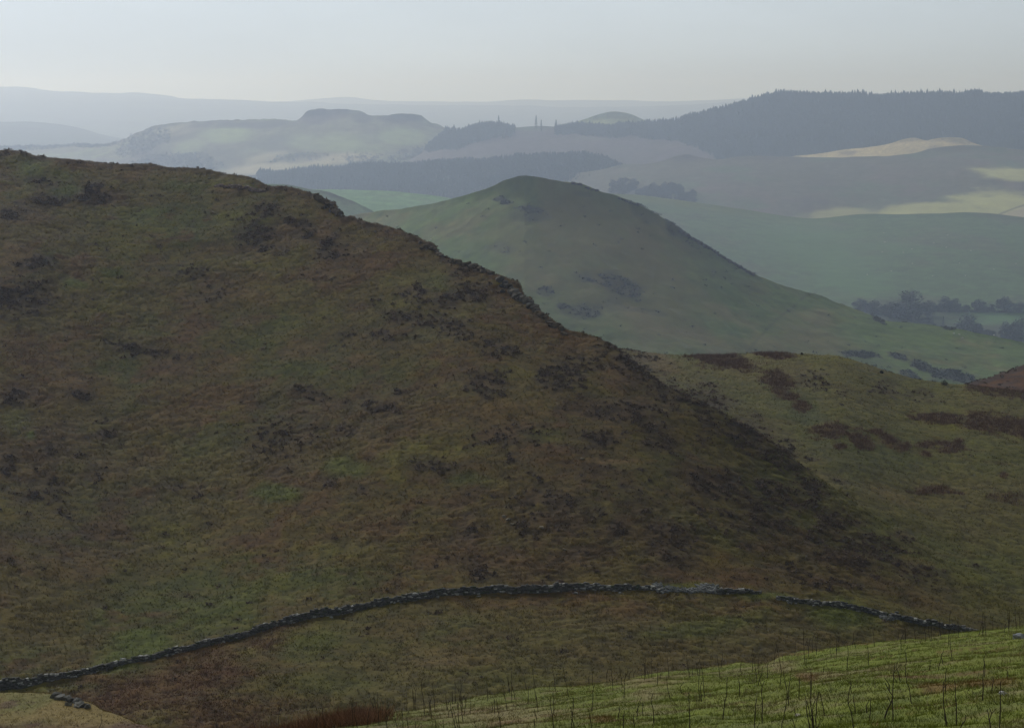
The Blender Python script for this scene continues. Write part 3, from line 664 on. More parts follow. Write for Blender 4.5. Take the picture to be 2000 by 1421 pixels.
def b_paint(S):
    X, Y = S.X, S.Y
    n1 = fbm(X / 2.5, Y / 2.5, 4, 311, 0.6); n2 = fbm(X / 0.7, Y / 0.7, 4, 312, 0.6); n3 = fbm(X / 7, Y / 7, 3, 313)
    c = np.broadcast_to(np.array((0.140, 0.168, 0.020)), X.shape + (3,)).copy()
    c = mix(c, (0.180, 0.190, 0.042), sstep(-0.1, 0.5, n1) * 0.7)
    c = mix(c, (0.098, 0.120, 0.026), sstep(0.0, 0.5, n2 + 0.3 * n3) * 0.6)
    c = mix(c, (0.200, 0.165, 0.080), sstep(0.12, 0.5, fbm(X / 1.6, Y / 1.6, 4, 314, 0.6)) * 0.6)
    c = mix(c, (0.130, 0.070, 0.025), sstep(0.28, 0.5, fbm(X / 2.0, Y / 1.2, 4, 315, 0.6)) * 0.7)
    c = mix(c, (0.12, 0.10, 0.06), sstep(1250, 850, S.PX) * 0.3)
    c = mix(c, (0.24, 0.19, 0.10), patch_mask(S, [(850,1378,1110,1412),(1180,1320,1300,1346),(1500,1292,1560,1310),(1560,1310,1640,1326),(1230,1350,1290,1372),(940,1395,1060,1421),(1590,1392,1640,1404)], 0.6, 1.0, 0.9, 316) * 0.6)
    c = mix(c, (0.150, 0.072, 0.025), patch_mask(S, [(1780,1332,1862,1350),(1890,1318,1990,1346),(1740,1372,1790,1386),(1700,1412,1720,1421),(1560,1318,1600,1330),(1150,1395,1200,1410),(980,1404,1040,1421)], 0.5, 1.0, 0.9, 317) * 0.7)
    return c
bank = Sheet('grassy_bank', -80, 2100, 2.2, 420, b_top, b_foot, b_D, b_disp, back=14, brows=10, paint=b_paint, mat=M_bank, rowpow=2.4)
rk = np.random.default_rng(14)
n = 95000
P, r, c = bank.scatter(n, vis(bank, 0, 1445) * (bank.Y / 50) ** -1.2 * (0.25 + noise(bank.X / 0.5, bank.Y / 0.5, 320)), rk, back=True)
base = bank.tint[r, c] * rk.uniform(0.85, 1.45, (n, 1))
T, Cc = blades(P, base, 4, rk.uniform(0.03, 0.10, n), 0.014, 0.035, 0.6, rk)
P, r, c = bank.scatter(2600, vis(bank, 0, 1445) * sstep(0.45, 0.8, noise(bank.X / 1.1, bank.Y / 0.9, 321)), rk, back=True)
base = np.array((0.21, 0.175, 0.09))[None] * rk.uniform(0.6, 1.2, (len(P), 1))
T2, C2 = blades(P, base, 9, rk.uniform(0.06, 0.18, len(P)), 0.012, 0.07, 0.9, rk)
tri_obj('bank_grass', np.concatenate([T, T2]), np.concatenate([Cc, C2]), M_leaf, 'stuff')
# rusty bracken tops along the lower edge of the bank
pxs = np.concatenate([rk.uniform(290, 760, 900), rk.normal(690, 28, 420), rk.uniform(380, 620, 300)])
P = bank.at(pxs, b_top(pxs) + rk.uniform(0, 18, len(pxs)))
base = np.array((0.205, 0.105, 0.058))[None] * rk.uniform(0.3, 1.4, (len(P), 1))
T, Cc = blades(P, base, 9, rk.uniform(0.12, 0.42, len(P)), 0.018, 0.14, 0.5, rk)
tri_obj('rusty_undergrowth', T, Cc, M_leaf, 'stuff')

# ------------------------------------------------------------ ochre knoll, bottom left
kb_top = curve([(-80,1350),(0,1352),(60,1352),(95,1354),(120,1357),(140,1364),(175,1373),(200,1386),(232,1395),(262,1408),(300,1424),(360,1452),(420,1490)])
kb_foot = curve([(-80,1680),(420,1680)])
def kb_paint(S):
    n = fbm(S.X / 1.5, S.Y / 1.5, 4, 331, 0.6); n2 = fbm(S.X / 4, S.Y / 4, 3, 332)
    c = mix(np.broadcast_to(np.array((0.220, 0.168, 0.062)), S.X.shape + (3,)), (0.15, 0.155, 0.05), sstep(-0.1, 0.5, n2) * 0.8)
    c = mix(c, (0.10, 0.06, 0.04), sstep(0.15, 0.5, n) * 0.8)
    return mix(c, (0.10, 0.055, 0.035), sstep(1398, 1420, S.PY + 10 * n) * 0.6)
oknoll = Sheet('ochre_knoll', -80, 420, 1.8, 150, kb_top, kb_foot, lambda x, y: 100 - (y - 1350) * 0.10, lambda X, Y, a, b: 0.16 * fbm(X / 2.5, Y / 2.5, 4, 333, 0.6), back=22, brows=10, paint=kb_paint, mat=M_bank)
P, r, c = oknoll.scatter(9000, vis(oknoll), rk, back=True)
T, Cc = blades(P, oknoll.tint[r, c] * rk.uniform(0.85, 1.4, (len(P), 1)), 4, rk.uniform(0.06, 0.16, len(P)), 0.03, 0.06, 0.6, rk)
tri_obj('knoll_grass', T, Cc, M_leaf, 'stuff')

# ------------------------------------------------------------ stones and walls
BOX = np.array([(-1,-1,-1),(1,-1,-1),(1,1,-1),(-1,1,-1),(-1,-1,1),(1,-1,1),(1,1,1),(-1,1,1)], float) * 0.5
BF = np.array([(0,3,2,1),(4,5,6,7),(0,1,5,4),(1,2,6,5),(2,3,7,6),(3,0,4,7)])
def stones(cen, size, yaw, rng, jit=0.16, tilt=0.12):
    """rough field stones: cen (N,3) size (N,3) yaw (N)"""
    N = len(cen)
    v = BOX[None] * size[:, None] * (1 + rng.uniform(-jit, jit, (N, 8, 3)) * 2)
    ty = rng.normal(0, tilt, N)
    x = v[..., 0] * np.cos(ty)[:, None] - v[..., 2] * np.sin(ty)[:, None]; z = v[..., 0] * np.sin(ty)[:, None] + v[..., 2] * np.cos(ty)[:, None]
    y = v[..., 1]
    c, s = np.cos(yaw)[:, None], np.sin(yaw)[:, None]
    out = np.stack([x * c - y * s, x * s + y * c, z], -1) + cen[:, None]
    f = (BF[None] + np.arange(N)[:, None, None] * 8).reshape(-1, 4)
    return out.reshape(-1, 3), f
def stone_cols(N, rng, pale=0.1, base=(0.110, 0.108, 0.100)):
    k = rng.random(N)
    c = np.array(base)[None] * rng.uniform(0.45, 1.25, (N, 1))
    c = np.where((k < pale)[:, None], np.array((0.38, 0.38, 0.36))[None] * rng.uniform(0.7, 1.2, (N, 1)), c)
    return np.where(((k > 0.9))[:, None], np.array((0.06, 0.07, 0.035))[None], c)
rw = np.random.default_rng(15)
def wall(name, label, path, hts, thick=0.55, pale=0.1):
    """dry stone wall: path of (px, py_base) pixels surveyed on the moor, heights in metres"""
    p = np.array(path, float); u = np.linspace(0, 1, 400)
    s0 = np.linspace(0, 1, len(p))
    px = np.interp(u, s0, p[:, 0]); py = curve(list(zip(p[:, 0], p[:, 1])))(px); hh = np.interp(px, p[:, 0], hts)
    G = moor.at(px, py)
    # keep the foot line smooth over the bumps
    for _ in range(3): G[1:-1] = (G[:-2] + G[1:-1] * 2 + G[2:]) / 4
    L = np.r_[0, np.cumsum(np.linalg.norm(np.diff(G[:, :2], axis=0), axis=1))]
    cens, sizes, yaws = [], [], []
    ch = 0.145
    for k in range(int(max(hts) / ch) + 2):
        for side in (-1, 1):
            x = rw.uniform(0, 0.3)
            while x < L[-1]:
                w = rw.uniform(0.22, 0.52)
                xc = x + w / 2
                if xc > L[-1]: break
                h = np.interp(xc, L, hh) * (1 + 0.13 * math.sin(xc * 1.7) + 0.08 * math.sin(xc * 5.1))
                if k * ch < h * 0.76:
                    g = np.array([np.interp(xc, L, G[:, i]) for i in range(3)])
                    g2 = np.array([np.interp(xc + 0.3, L, G[:, i]) for i in range(2)])
                    d = g2 - g[:2]; yaw = math.atan2(d[1], d[0])
                    top = (k + 1) * ch >= h * 0.76
                    batter = thick / 2 * (1 - 0.35 * k * ch / 1.3)
                    off = side * (batter - 0.12) * (0.4 if top else 1)
                    cens.append((g[0] - math.sin(yaw) * off + rw.normal(0, .02), g[1] + math.cos(yaw) * off, g[2] - 0.05 + (k + 0.5) * ch + rw.normal(0, .012) + (0.04 if top else 0)))
                    sizes.append((w * 0.97, 0.30, (0.24 if top and rw.random() < .5 else 0.14) * rw.uniform(.85, 1.15))); yaws.append(yaw + rw.normal(0, .08))
                x += w
    V, Fc = stones(np.array(cens), np.array(sizes), np.array(yaws), rw)
    cc = np.repeat(stone_cols(len(cens), rw, pale), 8, 0)
    o = mesh_obj(name, V, Fc, M_stone, cc)
    return tag(o, label, 'stone wall', 'dry stone walls across the valley')
wall('stone_wall', 'long dark dry stone wall curving up from the left edge below the moorland hill', [(-60,1352),(0,1346),(21,1345),(87,1331),(175,1312),(262,1294),(350,1275),(437,1252),(525,1223),(595,1206),(647,1199),(700,1188),(772,1180),(860,1167),(965,1160),(1070,1159),(1175,1153),(1262,1154),(1288,1158)],
     [1.3,1.3,1.3,0.8,0.7,0.6,0.75,0.75,0.8,1.0,1.1,0.75,1.0,0.95,0.95,1.05,0.85,0.55,0.2])
wall('stone_wall', 'short low stub of dry stone wall right of the tumbled grey stones', [(1398,1163),(1430,1163),(1460,1163),(1486,1164)], [0.8,0.6,0.5,0.2], pale=0.05)
wall('stone_wall', 'broken low dry stone wall running down right behind the green bank', [(1512,1176),(1545,1181),(1615,1186),(1650,1191),(1720,1204),(1755,1214),(1825,1227),(1895,1232),(1930,1240)], [0.25,0.6,0.6,0.75,0.5,0.65,0.7,0.5,0.4], pale=0.12)
def pile(name, label, cx, cy, wx, wy, n, pale=0.75, s=0.34):
    px = cx + rw.uniform(-1, 1, n) * wx; py = cy + rw.uniform(-1, 1, n) * wy
    P = moor.at(px, py); P[:, 2] += rw.uniform(-0.04, 0.20, n)
    V, Fc = stones(P, np.stack([rw.uniform(.6, 1.5, n) * s, rw.uniform(.5, 1.1, n) * s, rw.uniform(.25, .6, n) * s], -1), rw.uniform(0, 6.28, n), rw, 0.2, 0.4)
    c = np.array((0.19, 0.20, 0.20))[None] * rw.uniform(0.45, 1.3, (n, 1))
    o = mesh_obj(name, V, Fc, M_stone, np.repeat(c, 8, 0))
    return tag(o, label, 'stone pile', 'tumbled stones of the broken wall')
pile('stone_pile', 'spread of pale grey tumbled stones filling the gap in the wall', 1345, 1158, 55, 4.5, 260)
pile('stone_pile', 'heap of pale grey stones at the left end of the short wall stub', 1380, 1155, 22, 7, 130)
pile('stone_pile', 'trickle of pale stones falling off the right end of the long wall', 1283, 1151, 9, 6, 40)
pile('stone_pile', 'small spill of grey stones near the left end of the broken wall', 1548, 1180, 12, 5, 40)
pile('stone_pile', 'larger spill of grey stones below a dip in the broken wall', 1737, 1208, 18, 6, 110)

def rock_mesh(seed, n=16, sx=1.0, sy=0.8, sz=0.6):
    import bmesh
    r = np.random.default_rng(seed); bm = bmesh.new()
    p = r.normal(0, 1, (n, 3)); p /= np.linalg.norm(p, axis=1)[:, None]; p = np.sign(p) * np.abs(p) ** 0.7
    for q in p * np.array((sx, sy, sz)) * 0.6 * r.uniform(.8, 1.1, (n, 1)): bm.verts.new(q)
    bmesh.ops.convex_hull(bm, input=bm.verts)
    bmesh.ops.subdivide_edges(bm, edges=bm.edges, cuts=1)
    bmesh.ops.triangulate(bm, faces=bm.faces)
    bm.verts.ensure_lookup_table(); bm.verts.index_update()
    V = np.array([v.co[:] for v in bm.verts]); V += r.normal(0, 0.02, V.shape)
    Fc = np.array([[v.index for v in f.verts] for f in bm.faces]); bm.free()
    return V, Fc
def boulder(name, label, P, size, seed, col, cat='rock', group=None):
    V, Fc = rock_mesh(seed)
    c = np.array(col) * (0.8 + 0.5 * noise(V[:, 0] * 6, V[:, 2] * 6, seed))[:, None]
    o = mesh_obj(name, V * size, Fc, M_stone, c); o.location = P
    return tag(o, label, cat, group)
def outcrop(name, label, S, pts, sizes, seed, col, group='rocky outcrops', dz=0.0):
    Vs, Fs, Cs, k = [], [], [], 0
    P = S.at([q[0] for q in pts], [q[1] for q in pts]); o0 = P.mean(0); r = np.random.default_rng(seed)
    for i, (q, s) in enumerate(zip(P, sizes)):
        V, Fc = rock_mesh(seed * 31 + i, 14, 1.0, 0.9, 0.75)
        V = V * s + q - o0 + np.array((0, 0, s * 0.12 + dz)); Vs.append(V); Fs.append(Fc + k); k += len(V)
        Cs.append(np.broadcast_to(np.array(col) * r.uniform(0.55, 1.35), V.shape) * (0.7 + 0.6 * noise(V[:, 0] * 3, V[:, 2] * 3, seed))[:, None])
    o = mesh_obj(name, np.concatenate(Vs), np.concatenate(Fs), M_stone, np.concatenate(Cs)); o.location = o0
    return tag(o, label, 'rock outcrop', group)
def run(x0, y0, x1, y1, n, seed, jy=3):
    r = np.random.default_rng(seed); t = np.linspace(0, 1, n)
    return [(x0 + (x1 - x0) * a + r.normal(0, 2), y0 + (y1 - y0) * a + abs(r.normal(0, jy))) for a in t]
DK = (0.085, 0.066, 0.045); PL = (0.20, 0.18, 0.15)
rr_ = np.random.default_rng(5)
def sz(n, a, b, s): return np.random.default_rng(s).uniform(a, b, n)
outcrop('rock_outcrop', 'jagged dark crag notched into the skyline of the near hill, uppermost', moor, run(618, 384, 662, 420, 24, 1, 3), sz(24, .9, 1.6, 1), 1, DK)
outcrop('rock_outcrop', 'blocky brown outcrop on the near skyline halfway down the brow', moor, run(820, 474, 860, 492, 11, 2, 4), sz(11, .6, 1.3, 2), 2, DK)
outcrop('rock_outcrop', 'steep stepped crag bulging from the near skyline above the saddle', moor, run(975, 545, 1046, 600, 36, 3, 5), sz(36, .9, 1.6, 3), 3, (0.075, 0.066, 0.052))
outcrop('rock_outcrop', 'lowest dark crag on the near skyline just above the saddle', moor, run(1052, 614, 1100, 645, 15, 4, 4), sz(15, .6, 1.2, 4), 4, DK)
outcrop('rock_outcrop', 'line of small pinkish ledges just below the upper skyline', moor, run(425, 362, 515, 376, 34, 5, 2), sz(34, .6, 1.1, 5), 5, (0.17, 0.13, 0.11))
outcrop('rock_outcrop', 'ragged band of small dark rocks along the skyline between two crags', moor, run(880, 505, 960, 534, 26, 6, 2), sz(26, .6, 1.2, 6), 6, DK)
outcrop('rock_outcrop', 'dark summit rocks on the right shoulder of the green hill', ghill, run(1118, 358, 1136, 360, 7, 7, 1), sz(7, 1.5, 3.2, 7), 7, SCRUB)
outcrop('rock_outcrop', 'second dark rock step below the green hill summit', ghill, run(1148, 364, 1166, 370, 6, 8, 1), sz(6, 1.5, 3.0, 8), 8, SCRUB)
outcrop('rock_outcrop', 'broken dark scree line down the right edge of the green hill', ghill, run(1330, 452, 1470, 538, 90, 9, 1), sz(90, 2.2, 3.6, 9), 9, SCRUB)
outcrop('rock_outcrop', 'small rock ledge on the upper right edge of the green hill', ghill, run(1212, 386, 1246, 398, 16, 10, 1), sz(16, 1.4, 2.4, 10), 10, SCRUB)
outcrop('rock_outcrop', 'mossy grey outcrop on the ochre knoll at bottom left', oknoll, [(108,1362),(118,1366),(128,1368),(138,1370),(147,1373),(155,1376),(163,1379),(170,1382),(134,1377),(150,1381)], [.55,.6,.5,.45,.5,.4,.45,.35,.35,.3], 11, (0.15, 0.15, 0.14))
for i, (x, y, s, w) in enumerate([(1138,1156,.75,'larger pale fallen stone at the foot of the long wall'),(1124,1164,.5,'pale flat stone lying just left of the larger fallen one'),(1210,1158,.4,'small grey stone under the right end of the long wall'),
        (935,1168,.45,'pale fallen stone on grass below the middle of the wall'),(855,1171,.4,'small fallen stone below the wall, left of its middle'),(647,1204,.4,'fallen stone under the bend of the long wall')]):
    boulder('fallen_stone', w, moor.at(x, y) + (0, 0, 0.05), s, 60 + i, (0.25, 0.26, 0.26), 'stone', 'stones fallen from the wall')
boulder('boulder', 'pale bluish boulder in the grass at the right edge of the bank', bank.at(1990, 1247) + (0, 0, 0.05), 0.42, 70, (0.24, 0.26, 0.28))
boulder('stone', 'small white stone in the grass among dead stems, bottom right', bank.at(1958, 1362) + (0, 0, 0.03), 0.10, 71, (0.40, 0.40, 0.38))
boulder('stone', 'tiny pale stone near the bottom edge of the bank', bank.at(1558, 1392) + (0, 0, 0.03), 0.09, 72, (0.36, 0.33, 0.28))
for i, (x, y, w) in enumerate([(984,1008,'pale stone, upper of three lying in line on the dark slope'),(992,1013,'middle stone of three lying in line on the dark slope'),(1001,1020,'lowest stone of three in line on the dark slope'),(1058,1030,'pale stone right of the line of three on the slope'),
        (1102,1072,'lone pale stone low on the dark heather slope'),(513,680,'small pale stone alone on the upper moor'),(1138,898,'pinkish stone at the left end of the pale grass streak')]):
    boulder('moor_stone', w, moor.at(x, y) + (0, 0, 0.1), 0.6, 80 + i, (0.22, 0.19, 0.14), 'stone', 'pale stones on the moor')

# ------------------------------------------------------------ dead stems on the bank
def tube(pts, radii, sides=5):
    pts = np.array(pts, float); n = len(pts); a = np.arange(sides) * 2 * np.pi / sides
    ring = np.stack([np.cos(a), np.sin(a), 0 * a], -1)
    V = (pts[:, None] + ring[None] * np.array(radii)[:, None, None]).reshape(-1, 3)
    F_ = []
    for i in range(n - 1):
        for j in range(sides):
            k = (j + 1) % sides
            F_.append((i*sides+j, i*sides+k, (i+1)*sides+k, (i+1)*sides+j))
    return V, F_
def stem_mesh(seed, H=0.75, bend=0.06, twigs=2, kink=False, r0=0.0078):
    r = np.random.default_rng(seed); n = 8
    t = np.linspace(0, 1, n)
    off = np.cumsum(r.normal(0, bend / 3, (n, 2)), 0) * t[:, None]; off[:, 0] += r.normal(0, bend) * t * H
    if kink: off[:, 0] += np.array([0, .02, .05, .10, .13, .09, .10, .06]) * 1.1
    P = np.c_[off, t * H - 0.04]
    Vs, Fs = tube(P, r0 * (1 - 0.55 * t) * (1 + 0.25 * r.random(n)))
    Vs = [Vs]; Fs = [np.array(Fs)]; k = len(Vs[0])
    for q in range(twigs):
        i = r.integers(3, n - 1); a = r.uniform(0, 6.28); l = r.uniform(0.05, 0.16)
        d = np.array((math.cos(a) * 0.6, math.sin(a) * 0.6, 1.1))
        tp = [P[i], P[i] + d * l * 0.5, P[i] + d * l]
        V, Fc = tube(tp, [r0 * .6, r0 * .5, r0 * .35], 4); Vs.append(V); Fs.append(np.array(Fc) + k); k += len(V)
    return np.concatenate(Vs), np.concatenate(Fs)
protos = []
for i in range(12):
    V, Fc = stem_mesh(400 + i, H=1.0, bend=[.02, .03, .05, .07][i % 4], twigs=[0, 1, 2, 1][i % 4])
    o = mesh_obj('dead_stem', V, Fc, M_stem); protos.append(o)
rs = np.random.default_rng(16)
used = [False] * 12
def place_stem(px, py_base, H, lean, label, group, k=None):
    k = int(rs.integers(0, 12)) if k is None else k
    o = protos[k] if not used[k] else protos[k].copy()
    if used[k]: COL.objects.link(o)
    used[k] = True
    p = bank.at(px, py_base)
    o.location = p; o.rotation_euler = (rs.normal(0, .05), lean, rs.uniform(0, 6.28)); o.scale = (1.0, 1.0, H)
    o.rotation_euler = (rs.normal(0, .04), lean, 0.0)
    return tag(o, label, 'dead stem', group)
# the ones that stand out
for px, yb, yt, ln, lab in [(1572,1290,1216,-.09,'tallest thick dead stem on the crest of the bank right of centre'),(1853,1262,1180,-.02,'tall straight twin stem at the crest below the end of the wall'),(1595,1276,1236,0,'thin stem on the crest just right of the tallest one'),
        (1527,1310,1243,-.14,'dark stem leaning left at the crest, left of the tallest'),(1760,1270,1228,0,'slim upright stem on the crest below the grey stone spill'),(1758,1332,1290,-.25,'crooked stem leaning left in the middle of the green bank'),
        (1610,1402,1350,-.2,'black stem leaning left low on the bank, bottom right'),(1868,1412,1318,-.04,'long curved stem low on the right of the bank'),(1919,1376,1290,.0,'thick pair-like stem beside rusty moss on the right'),
        (1952,1418,1320,0,'tall straight black stem near the bottom right corner'),(1000,1372,1300,-.03,'tall stem on the crest, left of centre of the bank'),(905,1412,1330,-.16,'stem leaning left rising over the crest below the wall middle'),
        (830,1400,1318,-.1,'slender stem left of centre against the dark valley'),(1085,1350,1290,-.12,'leaning stem over the crest in the middle'),(740,1420,1350,-.05,'stem above the rusty bracken, left end of the bank'),
        (430,1440,1372,-.2,'leaning stem near the left end of the rusty bracken'),(545,1432,1360,0,'upright stem in the rusty bracken, left'),(690,1420,1362,-.05,'stem in the densest rusty bracken clump')]:
    p = bank.at(px, yb); D = p[1]
    place_stem(px, yb, (yb - yt) * D / F * 1.02, ln, lab, 'dead stems on the grassy bank')
# crooked twig
V, Fc = stem_mesh(499, H=0.62, kink=True, twigs=2, r0=0.012)
o = mesh_obj('dead_stem', V, Fc, M_stem); o.location = bank.at(1727, 1398); tag(o, 'kinked black twig with a bend like a knee, middle of the bank', 'dead stem', 'dead stems on the grassy bank')
V, Fc = stem_mesh(497, H=0.8, kink=True, twigs=1, r0=0.014)
o = mesh_obj('dead_stem', V, Fc, M_stem); o.location = oknoll.at(193, 1424); tag(o, 'bent black twig hooked to the right on the ochre knoll', 'dead stem', 'dead stems on the grassy bank')
for i in range(262):
    left = rs.random() < 0.33
    px = rs.uniform(360, 900) if left else rs.uniform(850, 2005)
    yc = float(b_top(px))
    if rs.random() < 0.42: yb = yc + rs.uniform(1, 12)
    else: yb = yc + 6 + (1475 - yc) * rs.random() ** 0.9 if yc < 1450 else yc + rs.uniform(0, 25)
    H = (rs.uniform(0.30, 0.78) if rs.random() < .75 else rs.uniform(0.15, 0.35)) * (0.75 if px > 1750 and yb > yc + 60 else 1)
    lean = rs.normal(-0.04, 0.09)
    crest = yb - yc < 14
    if px < 760: lab = 'thin dead stem rising from rusty bracken at the left end of the bank'; gr = 'dead stems in the rusty bracken'
    elif crest: lab = 'thin dead stem on the crest of the green bank against the valley'; gr = 'dead stems along the bank crest'
    elif lean < -0.1: lab = 'thin dead stem leaning left on the face of the green bank'; gr = 'leaning dead stems on the bank face'
    else: lab = 'thin upright dead stem standing in grass on the bank face'; gr = 'upright dead stems on the bank face'
    place_stem(px, yb, H, lean, lab, gr)
for i, u_ in enumerate(used):
    if not u_: bpy.data.objects.remove(protos[i])

# ------------------------------------------------------------ trees
def trunk_mesh(H, r, seed, limbs=6):
    q = np.random.default_rng(seed)
    V, Fc = tube([(0, 0, -0.5), (0.05 * H * .3, 0, H * .25), (0, 0.02 * H, H * .55), (0, 0, H * .85)], [r, r * .8, r * .5, r * .12], 7)
    Vs, Fs, k = [V], [np.array(Fc)], len(V)
    for i in range(limbs):
        z = H * q.uniform(.25, .6); a = q.uniform(0, 6.28); l = H * q.uniform(.25, .42)
        d = np.array((math.cos(a), math.sin(a), .8))
        V, Fc = tube([(0, 0, z), d * l * .5 + (0, 0, z), d * l + (0, 0, z + l * .1)], [r * .4, r * .25, r * .08], 5); Vs.append(V); Fs.append(np.array(Fc) + k); k += len(V)
    return np.concatenate(Vs), np.concatenate(Fs)
def round_tree(label, group, seed, col, dens=3000):
    """unit-ish broadleaf 14 m high, bare-ish winter crown of twig and leaf clumps"""
    q = np.random.default_rng(seed)
    root = empty('broadleaf_tree', (0, 0, 0)); tag(root, label, 'tree', group)
    V, Fc = trunk_mesh(14, .45, seed); mesh_obj('trunk', V, Fc, M_bark, parent=root)
    lobes = [(0, 0, 8.0, 4.3), (0, 0, 10.8, 3.0), (0.5, 0, 3.2, 3.0)]
    for _ in range(10):
        z = q.uniform(1.2, 10); a = q.uniform(0, 6.28); m_ = 3.6 * math.sqrt(max(0.1, 1 - ((z - 6) / 7) ** 2)); lobes.append((m_ * math.cos(a), m_ * math.sin(a), z, q.uniform(1.4, 2.3)))
    Cn = []
    for x, y, z, r in lobes:
        m_ = dens // 12; d = q.normal(0, 1, (m_, 3)); d /= np.linalg.norm(d, axis=1)[:, None]
        Cn.append(np.array((x, y, z)) + d * r * (q.random((m_, 1)) ** .45))
    Cn = np.concatenate(Cn); T = Cn[:, None] + q.normal(0, .33, (len(Cn), 3, 3))
    c = np.array(col)[None] * q.uniform(.55, 1.5, (len(Cn), 1))
    n = len(T); mesh_obj('crown', T.reshape(-1, 3), np.arange(n * 3).reshape(n, 3), M_needle, np.repeat(c, 3, 0), parent=root)
    return root
def conifer(label, group, seed, col=(0.022, 0.032, 0.022), slim=1.0, gaps=0.0):
    """spruce 18 m high"""
    q = np.random.default_rng(seed)
    root = empty('conifer_tree', (0, 0, 0)); tag(root, label, 'tree', group)
    V, Fc = tube([(0, 0, -.5), (0, 0, 9), (0, 0, 17.5)], [.28, .18, .04], 6); mesh_obj('trunk', V, np.array(Fc), M_bark, parent=root)
    n = 900; z = q.random(n) ** .8 * 16.5 + 1.3
    if gaps: z = np.where(z < 5, q.uniform(9, 17, n), z)
    R = (18 - z) * .21 * slim * (.75 + .35 * np.sin(z * 3.1)) + .12; a = q.uniform(0, 6.28, n); rr = R * q.random(n) ** .5
    Cn = np.stack([rr * np.cos(a), rr * np.sin(a), z - rr * .25], -1)
    T = Cn[:, None] + q.normal(0, .3, (n, 3, 3)); c = np.array(col)[None] * q.uniform(.6, 1.4, (n, 1))
    mesh_obj('crown', T.reshape(-1, 3), np.arange(n * 3).reshape(n, 3), M_needle, np.repeat(c, 3, 0), parent=root)
    return root
def put(o, S, px, py, w, h, w0=9.5, h0=14.0, rz=0.0, label=None, group=None):
    p = S.at(px, py); s = p[1] / F
    o.location = p; o.rotation_euler = (0, 0, rz); o.scale = (w * s / w0, w * s / w0, h * s / h0)
    if label: o['label'] = label
    if group: o['group'] = group
WINTER = (0.045, 0.045, 0.042)
G1 = 'bare trees in the valley on the right'
rt = [round_tree('', G1, 500 + i, WINTER) for i in range(3)]
fresh = [True] * 3
def new_round(i):
    if fresh[i]: fresh[i] = False; return rt[i]
    return copy_tree(rt[i])
VT = [(1778,626,74,62,'large domed tree rising highest in the right-hand valley'),(1738,622,36,34,'smaller tree against the left side of the large domed tree'),(1708,612,34,26,'low tree just behind the green hill slope, second from left'),(1680,603,30,20,'leftmost low tree peeping over the green hill slope'),
    (1815,618,34,32,'tree against the right side of the large domed tree'),(1845,609,30,32,'first tree of the far hedgerow right of the large dome'),(1866,609,24,28,'second tree of the far hedgerow'),(1886,608,18,14,'low bush between hedgerow trees'),
    (1912,608,30,26,'middle tree of the far hedgerow'),(1936,608,22,16,'low tree in the gap of the far hedgerow'),(1962,609,34,32,'tall tree near the right end of the far hedgerow'),(1992,609,28,22,'last tree of the far hedgerow at the picture edge'),
    (1889,656,54,44,'round spreading tree in the near row below the hedgerow'),(1932,660,30,18,'low scrub tree right of the round spreading tree'),(1964,664,30,38,'tall narrow tree in the near row'),(1994,672,44,54,'tree cut by the right edge in the near row')]
for i, (x, y, w, h, lab) in enumerate(VT):
    put(new_round(i % 3), slope, x, y, w, h, rz=i * 1.3, label=lab, group=G1)
co0 = conifer('', None, 550)
put(co0, slope, 1842, 637, 10, 20, 7.5, 18, label='small pointed conifer between the two rows of valley trees', group=G1)
def hedge(name, label, x0, y0, x1, y1, h, w, n, seed):
    q = np.random.default_rng(seed); t = q.random(n)
    P = slope.at(x0 + (x1 - x0) * t, y0 + (y1 - y0) * t + q.uniform(-1, 1, n) * w)
    o0 = P.mean(0); T, Cc = leaf_domes(P - o0, np.array(WINTER)[None] * q.uniform(.6, 1.4, (n, 1)), q.uniform(1.2, 2.6, n), h * q.uniform(.5, 1.3, n), 26, 0.7, q)
    o = tri_obj(name, T, Cc, M_needle); o.location = o0; tag(o, label, 'hedge', None)
hedge('hedge', 'long low dark hedge joining the trees of the far hedgerow', 1812, 609, 2030, 610, 4.0, 1.0, 260, 610)
hedge('hedge', 'thick scrubby undergrowth below the large domed tree', 1668, 606, 1822, 630, 6.0, 4.0, 300, 611)
hedge('hedge', 'low undergrowth between the near-row trees at the right edge', 1868, 655, 2030, 676, 5.0, 3.0, 220, 612)
# wood in the hollow behind the green hill
rq = np.random.default_rng(17)
G2 = 'trees of the small wood in the hollow behind the green hill'
for i in range(46):
    if i < 14: x, y = rq.uniform(1196, 1246), rq.uniform(352, 384); lab = 'grey tree of the left clump in the hollow wood'
    elif i < 32: x, y = rq.uniform(1276, 1334), rq.uniform(364, 394); lab = 'grey tree of the large right clump in the hollow wood'
    elif i < 38: x, y = rq.uniform(1330, 1352), rq.uniform(380, 396); lab = 'grey tree at the right tail of the hollow wood'
    else: x, y = rq.uniform(1240, 1284), rq.uniform(368, 388); lab = 'grey tree in the low middle of the hollow wood'
    put(new_round(i % 3), ridge, x, y + 6, rq.uniform(14, 22), rq.uniform(13, 20), rz=rq.uniform(0, 6), label=lab, group=G2)
